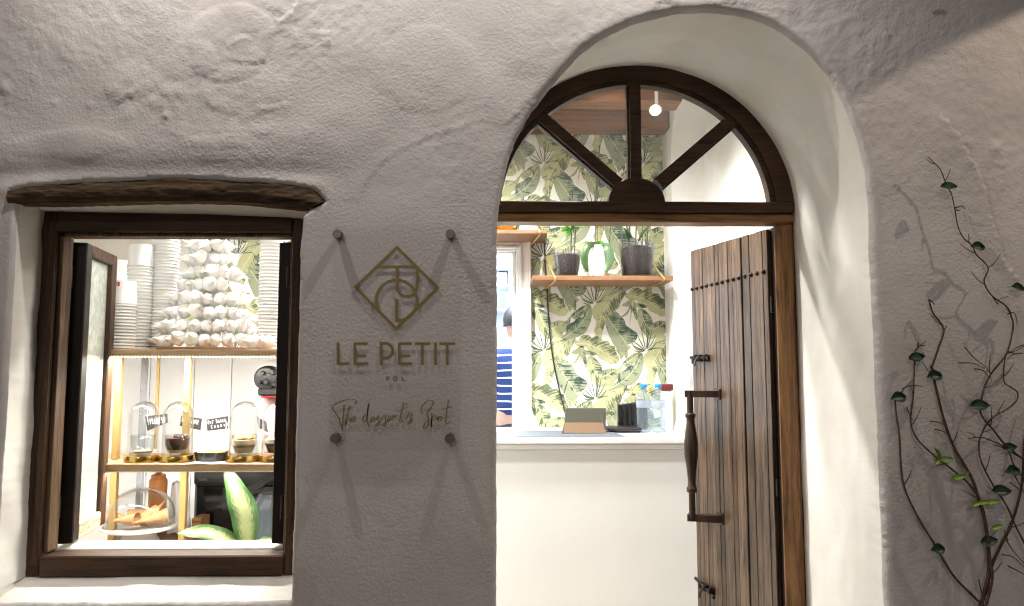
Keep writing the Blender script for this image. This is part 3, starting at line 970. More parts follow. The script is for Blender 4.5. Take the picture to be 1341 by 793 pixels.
# ------------------------------------------------------------------ fanlight over the door
fan = thing('arched_fanlight', 'half-round dark timber fanlight with four glass panes above the door', 'window', (FX, YF, FZ - .05))
def arc_pts(a, b, t0, t1, n, y): return [Vector((FX + a * math.cos(t0 + (t1 - t0) * k / n), y, FZ + b * math.sin(t0 + (t1 - t0) * k / n))) for k in range(n + 1)]
def ring(a0, b0, a1, b1, y0, y1, t0, t1, n=64):
    m = MB()
    o0, i0 = arc_pts(a0, b0, t0, t1, n, y0), arc_pts(a1, b1, t0, t1, n, y0)
    o1, i1 = arc_pts(a0, b0, t0, t1, n, y1), arc_pts(a1, b1, t0, t1, n, y1)
    vs = [tuple(p) for p in o0 + i0 + o1 + i1]; k = n + 1
    fs = []
    for i in range(n):
        fs += [(i, i + 1, k + i + 1, k + i), (k + i, k + i + 1, 3 * k + i + 1, 3 * k + i), (i + 1, i, 2 * k + i, 2 * k + i + 1), (2 * k + i, 3 * k + i, 3 * k + i + 1, 2 * k + i + 1)]
    fs += [(0, k, 3 * k, 2 * k), (n, 2 * k + n, 3 * k + n, k + n)]
    m.add(vs, fs)
    return m
px2 = PX(1, 276, YF) - PX(0, 276, YF)
M['fan_wood'] = wood('dark_fanlight_wood', (.006, .0034, .002), (.055, .026, .012), 'x', .5, bump=.35)
r_ = ring(FA - .001, FB - .001, FA - 24 * px2, FB - 21 * px2, YF, YF + .06, 0, PI)
r2 = ring(FA - 23.5 * px2, FB - 20.5 * px2, FA - 31 * px2, FB - 27 * px2, YF + .012, YF + .05, 0, PI)
r_.add(r2.v, r2.f); r_.build('arch_frame', M['fan_wood'], fan, smooth=30)
zr1, zr0 = PZ(834, 263.5, YF), PZ(834, 277.5, YF)
b = MB(); b.box(FX - FA + .004, FX + FA - .001, YF - .004, YF + .058, zr0, zr1, .004); b.build('bottom_rail', M['dark_wood_x'], fan)
hub = MB()
hp = [Vector((FX + 38.5 * px2 * math.cos(PI * k / 24), YF - .002, zr1 - .004 + 34 * px2 * math.sin(PI * k / 24))) for k in range(25)]
hub.prism(hp, (0, .05, 0)); hub.build('hub', M['fan_wood'], fan)
def spoke(p0, p1, w):
    m = MB(); p0, p1 = Vector(p0), Vector(p1)
    m.ribbon([p0, p1], w, .045, Vector((0, -1, 0))); m.ribbon([p0 + Vector((0, .004, 0)), p1 + Vector((0, .004, 0))], w * 1.35, .030, Vector((0, -1, 0)))
    m.build('glazing_bar', M['fan_wood'], fan)
ys = YF + .050
spoke((FX, ys, zr1 + .06), (FX, ys, FZ + FB - .03), 14 * px2)
for sx in (-1, 1):
    e = P(834 + sx * 131, 153, ys); c0 = P(834 + sx * 26, 244, ys)
    spoke(c0, e, 14.5 * px2)
M['pane'] = glass('old_window_glass', (.95, .96, .95), 1.0, .01, .25, (.9, .9, .86), .012, .15, 6)
def sector(t0, t1):
    n = 24
    o_ = arc_pts(FA - 26 * px2, FB - 23 * px2, t0, t1, n, YF + .030)
    o_ = [Vector((p.x, p.y, max(p.z, zr1 - .004))) for p in o_]
    cpt = Vector((FX, YF + .030, zr1 + .004))
    m = MB(); m.prism([cpt] + o_, (0, .004, 0)); m.build('pane', M['pane'], fan)
tl = math.atan2((153 - 263) / -190., 131 / 207.); 
for t0, t1 in ((0.002, tl), (tl, PI / 2), (PI / 2, PI - tl), (PI - tl, PI - .002)):
    sector(t0, t1)

# ------------------------------------------------------------------ door frame
dfm = thing('door_frame', 'oiled brown timber door frame under the fanlight', 'door frame', (FX, YF, FLZ))
xj0 = PX(1022, 480, YF); xj1 = PX(1047, 480, YF); xj2 = PX(1059, 480, YF)
zh0 = PZ(834, 290, YF)
b = MB(); b.box(xj0, xj1, YF + .004, YF + .032, FLZ, zh0, .010); b.build('post', M['frame_wood_z'], dfm, smooth=40)
b = MB(); b.box(xj0 + .020, xj1, YF + .0325, YF + .16, FLZ, zh0, .002); b.build('gap_shade_strip', M['black_wood'], dfm)  # dark strip standing in for the shade between door and post
b = MB(); b.box(xj1, xj2 + .01, YF + .014, YF + .09, FLZ, zh0 + .03, .004); b.build('outer_post', M['dark_wood_z'], dfm)
b = MB(); b.box(XJL, xj1 + .008, YF + .006, YF + .088, zh0 + .0005, zr0 - .001, .006); b.build('header', M['frame_wood_x'], dfm, smooth=40)
b = MB(); b.box(XJL, XJL + .024, YF + .004, YF + .09, FLZ, zh0, .006); b.build('post', M['frame_wood_z'], dfm)
b = MB(); b.box(xj1 + .004, XJR + .02, YF + .02, YF + .06, zh0 + .02, zr0 + .015, .003); b.build('corner_block', M['dark_wood_z'], dfm)

# ------------------------------------------------------------------ the open door leaf
DF = Vector((.802, 3.000, 0)); DH = Vector((PX(1010, 480, 2.497), 2.497, 0))
DU = (DH - DF); DL = DU.length; DU.normalize()
DN = Vector((DU.y, -DU.x, 0));
if DN.x > 0: DN = -DN
DM = Matrix(((DU.x, DN.x, 0, DF.x), (DU.y, DN.y, 0, DF.y), (0, 0, 1, 0), (0, 0, 0, 1)))
dz0, dz1 = FLZ + .01, EYE + .478
door = thing('wooden_door', 'brown planked wooden door leaf standing open with iron studs and turned handle', 'door', (DF.x, DF.y, dz0))
b = MB(); b.box(.004, DL, -.045, -.012, dz0, dz1 - .004, .003, DM); b.build('core_panel', M['door_dark'], door)
gap = .692 * DL
planks = []
x = 0.0
rp = random.Random(3)
while x < gap - .012:
    wd = min(rp.uniform(.026, .037), gap - x)
    if gap - x - wd < .014: wd = gap - x
    planks.append((x, x + wd)); x += wd
x = gap + .010
while x < DL - .002:
    wd = min(rp.uniform(.032, .046), DL - x)
    if DL - x - wd < .016: wd = DL - x
    planks.append((x, x + wd)); x += wd
plank_mats = []
for k in range(6):
    f_ = [.42, .56, .66, .50, .76, .60][k]
    plank_mats.append(wood('weathered_plank_wood_%d' % k, (.034 * f_, .019 * f_, .011 * f_), (.205 * f_, .130 * f_, .080 * f_), 'z', .36, 1.0 + .12 * k, bump=.5, coat=.3, contrast=.8))
for i, (a, c_) in enumerate(planks):
    dpt = rp.uniform(-.0012, .0012)
    b = MB()
    M2 = DM @ Matrix.Translation((0, 0, 0))
    b.box(a + .0003, c_ - .0003, -.0115, .004 + dpt, dz0 + rp.uniform(0, .004), dz1 - rp.uniform(0, .003), .0015, M2)
    b.build('plank', plank_mats[i % 6 if i % 5 else (i * 7) % 6], door)
b = MB(); b.box(gap + .001, gap + .009, -.0105, -.004, dz0, dz1 - .004, .001, DM); b.build('joint_strip', M['door_dark'], door)
# studs in a row
zs_ = EYE + PZ(908, 378, 2.99) - EYE
st = MB(); st.lathe([(.0085, -.004), (.0085, .001), (.0065, .005), (.003, .0078), (0, .0085)], (0, 0, 0), 12, cap=False)
st_me = None
for k in range(14):
    u = .010 + (DL - .03) * k / 13
    if abs(u - gap) < .008: u = gap - .012
    z = PZ(908, 378.5, 2.99) + (k / 13) * (PZ(1000, 355.5, 2.51) - PZ(908, 378.5, 2.99))
    pos = DM @ Vector((u, .0055, z))
    rot = DN.to_track_quat('Z', 'Y').to_matrix()
    if st_me is None:
        me = bpy.data.meshes.new('stud'); me.from_pydata([tuple(rot @ Vector(v)) for v in st.v], [], st.f); me.materials.append(M['iron']); me.polygons.foreach_set('use_smooth', [True] * len(me.polygons)); st_me = me
    o = bpy.data.objects.new('stud', st_me); COL.objects.link(o); o.parent = door; o.location = pos - ORIGIN[door]
# turned handle
M['handle_wood'] = wood('polished_dark_handle_wood', (.010, .006, .004), (.050, .026, .014), 'z', .3, bump=.1, coat=.4)
hu = .30 * DL
def dp(u, v, z): return DM @ Vector((u, v, z))
hz1, hz0 = PZ(904, 516, 2.79), PZ(904, 681, 2.79)
hnd = MB(); ax = dp(hu - .012, .100, 0)
prof = []
L_ = hz1 - hz0
for (t, r) in ((0, .0125), (.20, .0125), (.205, .019), (.235, .0205), (.255, .015), (.30, .0145), (.38, .018), (.50, .0255), (.60, .0265), (.68, .022), (.76, .0155), (.80, .015), (.815, .0195), (.835, .0195), (.845, .0125), (1, .0125)):
    prof.append((r, hz0 + L_ * t))
hnd.lathe(prof, (ax.x, ax.y, 0), 20)
hobj = hnd.build('handle', M['handle_wood'], door, smooth=35)
for z in (hz1, hz0):
    m = MB()
    pts = [dp(hu - .032, .108, z), dp(hu - .020, .092, z), dp(hu + .005, .06, z), dp(hu + .022, .03, z), dp(hu + .030, .006, z)]
    pp = crom(pts, 5)
    for q0, q1 in zip(pp[:-1], pp[1:]): pass
    wv = [.030, .034, .036, .034, .032, .030]
    vs, fs = [], []
    for i, q in enumerate(pp):
        a = pp[max(i - 1, 0)]; c_ = pp[min(i + 1, len(pp) - 1)]
        tt = (c_ - a).normalized(); sd = Vector((-tt.y, tt.x, 0)) * .019
        for (s1, s2) in ((-1, -1), (1, -1), (1, 1), (-1, 1)):
            p_ = q + sd * s1 * (1.15 if i < 6 else .9) + Vector((0, 0, .0125 * s2))
            vs.append(tuple(p_))
    for i in range(len(pp) - 1):
        for k in range(4):
            l = (k + 1) % 4
            fs.append((i * 4 + k, i * 4 + l, i * 4 + 4 + l, i * 4 + 4 + k))
    fs += [(0, 1, 2, 3), tuple(len(pp) * 4 - 4 + k for k in range(4))]
    m.add(vs, fs)
    m.box(hu + .006, hu + .050, .003, .012, z - .021, z + .021, .003, DM)
    m.build('bracket', M['handle_wood'], hobj)
# slide bolts
def slide_bolt(px, py, tilt):
    z = PZ(px, py, 2.87)
    t_ = thing('slide_bolt', None, None, (0, 0, 0)); del ORIGIN[t_]
    bpy.data.objects.remove(t_)
    uu = .10
    m = MB()
    m.box(.045, .135, .0045, .010, z - .016, z + .012, .002, DM)
    a_, b_ = dp(.012, .020, z + .010 * tilt), dp(.150, .020, z - .010 * tilt)
    m.tube([a_, b_], .0062, 10)
    for u in (.055, .090, .125):
        m.box(u - .006, u + .006, .008, .029, z - .013, z + .013, .003, DM)
    m.tube([dp(.075, .024, z), dp(.088, .045, z - .016), dp(.098, .052, z - .030)], .005, 8)
    m.build('slide_bolt', M['iron'], door)
slide_bolt(915, 468, .2); slide_bolt(925, 774, 1.8)
m = MB(); m.box(-.004, .018, -.02, .010, PZ(906, 470, 2.99) - .02, PZ(906, 470, 2.99) + .012, .002, DM); m.build('strike_plate', M['iron'], door)
# pale hinge plates in the gap
for py in (398, 640):
    zc_ = PZ(1016, py, 2.47)
    m = MB(); m.box(DL - .001, DL + .006, -.035, -.002, zc_ - .028, zc_ + .028, .002, DM); m.build('hinge', M['steel'], door)

# ------------------------------------------------------------------ acrylic sign on stand-offs
YS = YW - .0026
sign = thing('acrylic_sign', 'clear acrylic wall plate with gold diamond emblem and LE PETIT lettering', 'sign', (PX(516, 590, YS), YW, PZ(516, 590, YS)))
M['acrylic'] = glass('clear_acrylic', (.993, .993, .990), .5, .10, .04, (.8, .8, .78), .02, .0, 3)
p0, p1 = P(430, 590, YS), P(605, 292, YS)
b = MB(); b.box(p0.x, p1.x, YS, YS + .0014, p0.z, p1.z, .0004); b.build('plate', M['acrylic'], sign)
for (a, c_) in ((444.5, 308.5), (590.5, 308.5), (441.5, 572.5), (589.5, 572.5)):
    q = P(a, c_, YS)
    b = MB(); b.lathe([(.0095, -.004), (.0095, .008), (.0118, .0085), (.0118, .028), (.0108, .030), (0, .030)], (q.x, YS - .0005, q.z), 24, Matrix.Rotation(R(90), 3, 'X'), cap=False)
    b.lathe([(.0075, -.045), (.0075, -.003)], (q.x, YS - .0005, q.z), 16, Matrix.Rotation(R(90), 3, 'X'))
    b.build('standoff', M['steel'], sign, smooth=40)
def sp(x_, y_, x0, y0, s): return P(x0 + x_ / s, y0 + y_ / s, YS - .0006)
def stroke(m, pts, w_px, d=.0022):
    d *= .35
    mpp = (PX(1, 400, YS) - PX(0, 400, YS))
    ww = [a * mpp for a in w_px] if hasattr(w_px, '__len__') else w_px * mpp
    m.ribbon(pts, ww, d)
# emblem
E = lambda x_, y_: sp(x_, y_, 430, 310, 6.1)
emb = tag(bpy.data.objects.new('emblem', None), 'gold diamond outline holding interlocked monogram strokes'); COL.objects.link(emb); emb.parent = sign; ORIGIN[emb] = ORIGIN[sign]
m = MB(); stroke(m, [E(548, 86), E(872, 407), E(541, 731), E(219, 402)], 3.8) if False else None
m.ribbon([E(548, 84), E(874, 407), E(541, 733), E(217, 402)], 3.9 * (PX(1, 400, YS) - PX(0, 400, YS)), .0008, closed=True); m.build('diamond', M['gold_paint'], emb)
m = MB(); stroke(m, [E(392, 238), E(700, 238)], 3.7); m.build('bar', M['gold_paint'], emb)
m = MB(); upts = [E(548, 250), E(548, 395)] + [E(628 - 80 * math.cos(PI * k / 16), 400 + 76 * math.sin(PI * k / 16)) for k in range(1, 16)] + [E(708, 400), E(708, 250)]
stroke(m, upts, 3.8, .0024); m.build('stem_loop', M['gold_paint'], emb)
m = MB(); stroke(m, [E(545 + 163 * math.cos(R(a)), 508 - 163 * math.sin(R(a))) for a in range(-88, 214, 6)], 3.8, .0020); m.build('ring', M['gold_paint'], emb)
m = MB(); stroke(m, [E(545, 495), E(545, 667), E(600, 667)], 4.0, .0026); m.build('foot', M['gold_paint'], emb)
# LE PETIT
G = lambda x_, y_: sp(x_, y_, 425, 430, 4.667)
big = tag(bpy.data.objects.new('large_lettering', None), 'gold capitals reading LE PETIT'); COL.objects.link(big); big.parent = sign; ORIGIN[big] = ORIGIN[sign]
def letter(name, strokes, wpx, par):
    m = MB()
    for i, s_ in enumerate(strokes): stroke(m, s_, wpx, .0022 + .0002 * i)
    m.build(name, M['gold_paint'], par)
letter('letter_l', [[G(82, 85), G(82, 222)], [G(82, 214), G(151, 214)]], 3.6, big)
def letter_e(x0, x1): letter('letter_e', [[G(x0, 85), G(x0, 222)], [G(x0, 92), G(x1, 92)], [G(x0, 167), G(x1 - 10, 167)], [G(x0, 214), G(x1, 214)]], 3.5, big)
letter_e(185, 263)
letter('letter_p', [[G(345, 82), G(345, 222)], [G(345, 90), G(372, 90)] + [G(372 + 44 * math.cos(R(a)), 135 - 45 * math.sin(R(a))) for a in range(84, -90, -8)] + [G(372, 180), G(345, 180)]], 3.7, big)
letter_e(457, 533)
letter('letter_t', [[G(552, 92), G(645, 92)], [G(597, 92), G(597, 222)]], 3.5, big)
letter('letter_i', [[G(678, 85), G(678, 222)]], 3.6, big)
letter('letter_t', [[G(702, 92), G(799, 92)], [G(750, 92), G(750, 222)]], 3.5, big)
sm = tag(bpy.data.objects.new('small_lettering', None), 'small gold capitals reading FOL'); COL.objects.link(sm); sm.parent = sign; ORIGIN[sm] = ORIGIN[sign]
letter('letter_f', [[G(381, 293), G(381, 319)], [G(381, 295.5), G(397, 295.5)], [G(381, 306), G(394, 306)]], 1.45, sm)
letter('letter_o', [[G(432 + 11 * math.cos(R(a)), 306 + 11 * math.sin(R(a))) for a in range(0, 366, 12)]], 1.45, sm)
letter('letter_l', [[G(474, 293), G(474, 319)], [G(474, 316.5), G(488, 316.5)]], 1.45, sm)
scr = tag(bpy.data.objects.new('script_lettering', None), "thin gold handwriting reading The dessert's Spot"); COL.objects.link(scr); scr.parent = sign; ORIGIN[scr] = ORIGIN[sign]
def script(name, *lines):
    m = MB()
    for i, ln in enumerate(lines):
        pts = [Vector((a, b_, 0)) for a, b_ in ln]
        pp = crom(pts, 5)
        wv = []
        for k in range(len(pp)):
            t_ = pp[min(k + 1, len(pp) - 1)] - pp[max(k - 1, 0)]
            wv.append(.62 + .85 * max(0, abs(t_.y) / max(1e-6, t_.length)) ** 2)
        stroke(m, [G(q.x, q.y) for q in pp], wv, .0016 + .0002 * i)
    m.build(name, M['gold_paint'], scr)
script('letter_t', [(183, 462), (195, 446), (186, 434), (150, 431), (95, 445), (55, 470), (46, 484), (60, 506), (85, 545), (100, 585), (108, 622)], [(119, 465), (114, 530), (108, 622)])
script('letter_h', [(156, 474), (150, 482), (137, 540), (128, 588), (136, 562), (150, 544), (157, 550), (154, 568), (162, 568)])
script('letter_e', [(163, 560), (180, 555), (188, 545), (182, 537), (170, 548), (166, 564), (174, 570), (190, 558)])
script('letter_d', [(258, 528), (242, 530), (233, 548), (236, 566), (248, 566), (258, 545), (269, 458), (262, 520), (261, 560), (268, 590), (274, 598)])
script('letter_e', [(280, 566), (296, 558), (305, 546), (298, 538), (286, 550), (283, 566), (292, 572), (310, 558)])
script('letter_s', [(312, 560), (328, 532), (334, 540), (328, 556), (334, 574), (326, 590), (314, 594), (318, 582), (336, 572)])
script('letter_s', [(338, 570), (360, 534), (372, 530), (370, 548), (374, 568), (370, 588), (358, 594), (360, 582), (380, 568)])
script('letter_e', [(384, 562), (398, 552), (404, 540), (396, 534), (386, 548), (384, 562), (394, 568), (410, 548)])
script('letter_r', [(412, 560), (418, 536), (426, 530), (424, 544), (438, 530), (442, 534)])
script('letter_t', [(484, 450), (470, 510), (460, 560), (466, 572), (478, 560)], [(440, 502), (466, 494), (510, 476)])
script('apostrophe', [(500, 456), (499, 462), (496, 470)])
script('letter_s', [(496, 556), (520, 512), (534, 524), (524, 540), (530, 560), (526, 576), (510, 584), (514, 572), (540, 545)])
script('letter_s', [(600, 520), (588, 500), (600, 468), (632, 440), (660, 440), (664, 456), (648, 484), (630, 510), (626, 530), (634, 556), (630, 590), (616, 616), (604, 606), (612, 580), (640, 556)])
script('letter_p', [(656, 516), (654, 560), (652, 604), (654, 560), (662, 536), (676, 534), (682, 546), (674, 558), (660, 560)])
script('letter_o', [(690, 558), (696, 540), (706, 538), (714, 550), (706, 566), (694, 562), (696, 544), (716, 538), (726, 544)])
script('letter_t', [(758, 436), (750, 480), (742, 540), (738, 566), (746, 582), (766, 570)], [(714, 494), (740, 488), (778, 474)])

# ------------------------------------------------------------------ climbing vines at the right
M['bark'] = simple('brown_vine_bark', (.085, .048, .030), .8, 0, .35, 90, .6, 300)
M['vleaf'] = simple('dark_glossy_vine_leaf', (.022, .058, .026), .4, 0, .35, 50, .3, 120)
M['vleaf_young'] = simple('young_lime_vine_leaf', (.20, .32, .05), .45, 0, .25, 50)
A = lambda x_, y_: (1130 + x_ / 2.478, 180 + y_ / 2.478)
B = lambda x_, y_: (1130 + x_ / 2.379, 460 + y_ / 2.379)
rv = random.Random(11)
def leaf_mesh(m, c, L, W, roll, up):
    """a small pointed oval leaf, cupped; c on the wall side, tip direction up (angle in the wall plane)"""
    dr = Vector((math.cos(up), -.25, math.sin(up))).normalized()
    nr = Vector((math.sin(roll) * .3, -1, math.cos(roll) * .5)).normalized()
    sd = dr.cross(nr).normalized(); nr = sd.cross(dr)
    def fn(u, v):
        wv = W * (math.sin(PI * min(1, u * 1.02)) ** .75) * (1 - .25 * u)
        s_ = (v - .5) * 2
        return c + dr * (u - .45) * L + sd * s_ * wv * .5 + nr * (.20 * W * (s_ * s_) - .12 * L * (u - .5) ** 2)
    m.grid(fn, 8, 6)
def vine(label, pts, r0, r1, off0, off1, leaves=(), twigs=(), young=(), extra=()):
    base = P(*pts[-1], YW)
    t = thing('climbing_vine', label, 'vine', (base.x, YW, base.z), 'bare climbing vines trained up the wall')
    n = len(pts)
    w3 = [P(a, b_, YW) + Vector((0, -(off0 + (off1 - off0) * i / (n - 1)) + rv.uniform(-.004, .004), 0)) for i, (a, b_) in enumerate(pts)]
    pp = crom(w3, 5)
    rr = []
    for i in range(len(pp)):
        f = i / (len(pp) - 1)
        rr.append((r0 + (r1 - r0) * f) * (1 + .22 * (1 if i % 7 == 0 else 0)) * rv.uniform(.92, 1.08))
    m = MB(); m.tube(pp, rr, 7); m.build('stem', M['bark'], t, smooth=True)
    for tw in twigs:
        m = MB()
        q = [P(a, b_, YW) + Vector((0, -.026 - .006 * i, 0)) for i, (a, b_) in enumerate(tw)]
        m.tube(crom(q, 3), [max(.0009, .0019 - .0002 * i) for i in range((len(q) - 1) * 3 + 1)], 5); m.build('twig', M['bark'], t, smooth=True)
    # fine side twigs at the nodes
    for k in range(3, len(pp) - 2, 6):
        if rv.random() < .45: continue
        q = pp[k]; tt = (pp[k] - pp[k + 1]).normalized(); sd = Vector((-tt.z, 0, tt.x)) * rv.choice((-1, 1))
        L = rv.uniform(.018, .050)
        m = MB(); m.tube(crom([q, q + (tt * .7 + sd * .7) * L * .5 + Vector((0, -.004, 0)), q + (tt * 1.0 + sd * .75) * L + Vector((0, -.010, rv.uniform(-.006, .006)))], 3), [.0014, .0013, .0012, .0011, .0010, .0009, .0007], 5)
        m.build('twig', M['bark'], t, smooth=True)
    for (a, b_) in leaves:
        m = MB(); c = P(a, b_, YW) + Vector((0, -.034, 0))
        ls = rv.uniform(.85, 1.2); leaf_mesh(m, c, .040 * ls, .030 * ls, rv.uniform(-.6, .6), rv.choice((0.1, 3.0)) + rv.uniform(-.25, .25)); m.build('leaf', M['vleaf'], t, smooth=True)
    for (a, b_, up, L) in young:
        m = MB(); c = P(a, b_, YW) + Vector((0, -.040, 0))
        leaf_mesh(m, c, L, L * .45, rv.uniform(-.4, .4), up); m.build('leaf', M['vleaf_young'], t, smooth=True)
vine('thin curling vine reaching highest, with three dark leaves near its tip',
     [A(195, 70), A(235, 110), A(255, 155), A(270, 190), A(281, 240), A(290, 290), A(305, 330), A(335, 355), A(350, 385), A(388, 425), A(370, 470), A(395, 515), A(440, 550), A(460, 580), A(465, 620), A(440, 700), A(400, 760), A(378, 800), B(352, 130), B(345, 190), B(380, 240), B(420, 290), B(500, 350)],
     .0012, .0026, .022, .030, [A(250, 170), A(345, 362), A(473, 492), B(333, 167), B(425, 295)],
     [[A(510, 670), A(470, 682), A(448, 695)], [A(492, 700), A(460, 704), A(436, 720)], [A(310, 680), A(335, 715), A(375, 752), A(380, 790)], [A(290, 731), A(330, 732), A(362, 748)], [A(340, 750), A(365, 755), A(376, 778)], [A(280, 235), A(296, 230), A(302, 242)], [A(282, 240), A(290, 246)], [A(400, 520), A(412, 545), A(408, 530), A(435, 520)], [A(447, 575), A(465, 572), A(468, 610)]])
vine('bent brown vine rising from the crowded base with a leaf below its tip',
     [A(197, 527), A(212, 570), A(242, 622), A(225, 680), A(206, 740), B(197, 50), B(210, 120), B(235, 220), B(270, 300), B(320, 390), B(345, 470), B(365, 540), B(370, 640), B(368, 720), B(335, 800)],
     .0021, .0046, .024, .026, [B(198, 77), B(362, 582)],
     [[A(197, 527), A(210, 545)], [A(252, 614), A(242, 625)], [B(190, 215), B(215, 218), B(236, 232)], [B(205, 240), B(225, 245), B(240, 258)], [B(268, 300), B(290, 355), B(310, 378)], [B(340, 700), B(345, 740), B(362, 775)]],
     [(*B(340, 462), .3, .03), (*B(320, 466), 3.4, .03), (*B(368, 460), .2, .034), (*B(383, 537), .4, .030), (*B(266, 384), .2, .036), (*B(290, 376), 1.0, .02)])
vine('slender vine with a leaf at its top and bright lime shoots midway',
     [A(152, 690), A(148, 740), B(142, 30), B(140, 130), B(131, 215), B(150, 270), B(200, 320), B(250, 360), B(300, 400), B(335, 450), B(352, 500), B(362, 560), B(367, 640), B(372, 700), B(348, 800)],
     .0013, .0034, .028, .034, [A(148, 715), B(140, 20)],
     [[A(152, 690), A(168, 672), A(178, 660)], [A(160, 680), A(158, 664)], [A(166, 674), A(180, 676)], [B(119, 172), B(124, 195), B(131, 212)]],
     [(*B(206, 318), 1.9, .034), (*B(226, 330), .1, .036), (*B(203, 336), -2.4, .026), (*B(200, 305), 2.2, .022)])
vine('lone vine bowing out towards the doorway with two dark leaves',
     [B(84, 150), B(90, 200), B(96, 260), B(110, 400), B(150, 500), B(203, 590), B(260, 685), B(310, 740), B(372, 800)],
     .0019, .0034, .022, .028, [B(88, 143), B(208, 606)],
     [[B(90, 140), B(105, 118), B(118, 100), B(126, 88)], [B(105, 116), B(130, 104), B(160, 108)], [B(112, 408), B(122, 385), B(125, 362)]])
vine('looping thin vine winding past a dark leaf to the photo edge',
     [B(432, 0), B(424, 20), B(420, 90), B(440, 112), B(462, 126), B(455, 150), B(430, 175), B(375, 208), B(345, 260), B(340, 310), B(350, 355), B(384, 410), B(420, 470), B(452, 540), B(486, 612), B(490, 690), B(472, 800)],
     .0015, .0024, .024, .032, [B(400, 428)],
     [[B(432, 0), B(450, 8), B(472, 5)], [B(410, 625), B(440, 630), B(470, 660)], [B(430, 660), B(460, 675), B(500, 700)], [B(425, 580), B(440, 610), B(480, 660)], [B(418, 548), B(425, 580)]])
vine('stout vine leaning from the base up to the right edge',
     [B(512, 120), B(500, 175), B(482, 280), B(472, 400), B(442, 520), B(400, 610), B(372, 680), B(342, 800)],
     .0022, .0044, .026, .030, [],
     [[B(500, 265), B(490, 285), B(482, 300)], [B(450, 380), B(462, 410), B(500, 470)], [B(435, 402), B(455, 420), B(500, 455)]])
vine('short side vine crossing the others with one dark leaf beneath',
     [B(308, 268), B(345, 264), B(390, 280), B(424, 300), B(438, 340), B(462, 372), B(480, 400), B(512, 460)],
     .0013, .0020, .030, .034, [B(437, 367)], [[B(440, 310), B(470, 330), B(512, 356)], [B(480, 400), B(500, 380)]])
# ------------------------------------------------------------------ leafy print on the wallpaper
def leaf_mat(name, c_dark, c_mid, c_light, vein=.5):
    m, nt, b = new_mat(name)
    uv = N(nt, 'ShaderNodeUVMap')
    sx = N(nt, 'ShaderNodeSeparateXYZ'); nt.links.new(uv.outputs[0], sx.inputs[0])
    ab = N(nt, 'ShaderNodeMath', operation='ABSOLUTE'); nt.links.new(sx.outputs['Y'], ab.inputs[0])
    # slanting side veins: stripes of u - |v|
    sk = N(nt, 'ShaderNodeMath', operation='MULTIPLY_ADD'); sk.inputs[1].default_value = -.75
    nt.links.new(ab.outputs[0], sk.inputs[0]); nt.links.new(sx.outputs['X'], sk.inputs[2])
    cb = N(nt, 'ShaderNodeCombineXYZ'); nt.links.new(sk.outputs[0], cb.inputs['X'])
    sg = N(nt, 'ShaderNodeMath', operation='MULTIPLY'); sg.inputs[1].default_value = .03
    nt.links.new(sx.outputs['Y'], sg.inputs[0]); nt.links.new(sg.outputs[0], cb.inputs['Y'])
    n1 = N(nt, 'ShaderNodeTexNoise', i_Scale=125.0, i_Detail=3.0, i_Roughness=.6)
    nt.links.new(cb.outputs[0], n1.inputs['Vector'])
    n2 = N(nt, 'ShaderNodeTexNoise', i_Scale=26.0, i_Detail=3.0)
    tc = N(nt, 'ShaderNodeTexCoord'); nt.links.new(tc.outputs['Object'], n2.inputs['Vector'])
    # light towards the midrib / one half darker
    mr = N(nt, 'ShaderNodeMapRange'); mr.inputs[1].default_value = -.03; mr.inputs[2].default_value = .03; mr.inputs[3].default_value = -.10; mr.inputs[4].default_value = .14
    nt.links.new(sx.outputs['Y'], mr.inputs[0])
    a1 = N(nt, 'ShaderNodeMath', operation='MULTIPLY_ADD'); a1.inputs[1].default_value = vein * 2.6
    nt.links.new(n1.outputs['Fac'], a1.inputs[0]); nt.links.new(mr.outputs[0], a1.inputs[2])
    a2 = N(nt, 'ShaderNodeMath', operation='MULTIPLY_ADD'); a2.inputs[1].default_value = .8
    nt.links.new(n2.outputs['Fac'], a2.inputs[0]); nt.links.new(a1.outputs[0], a2.inputs[2])
    rp = N(nt, 'ShaderNodeValToRGB'); e = rp.color_ramp.elements
    e[0].position = .62; e[1].position = 1.42; e[0].color = (*c_dark, 1); e[1].color = (*c_light, 1)
    k = e.new(.98); k.color = (*c_mid, 1)
    nt.links.new(a2.outputs[0], rp.inputs[0])
    # pale midrib line
    ml = N(nt, 'ShaderNodeMapRange'); ml.inputs[1].default_value = .0012; ml.inputs[2].default_value = .0022; ml.inputs[3].default_value = .75; ml.inputs[4].default_value = 0.0
    nt.links.new(ab.outputs[0], ml.inputs[0])
    mx = N(nt, 'ShaderNodeMix', data_type='RGBA')
    nt.links.new(ml.outputs[0], mx.inputs[0]); nt.links.new(rp.outputs[0], mx.inputs[6]); mx.inputs[7].default_value = (.62, .62, .36, 1)
    nt.links.new(mx.outputs[2], b.inputs['Base Color'])
    b.inputs['Roughness'].default_value = .7
    b.inputs['Specular IOR Level'].default_value = .25
    return m
M['lf_dark'] = leaf_mat('printed_leaf_blue_green', (.008, .020, .021), (.058, .096, .078), (.26, .29, .19))
M['lf_mid'] = leaf_mat('printed_leaf_mid_green', (.012, .028, .024), (.085, .122, .084), (.34, .36, .21))
M['lf_yel'] = leaf_mat('printed_leaf_yellow_green', (.026, .044, .028), (.145, .175, .100), (.44, .44, .25), .5)
M['lf_line'] = simple('printed_frond_green', (.07, .10, .055), .7, 0, .3, 30)
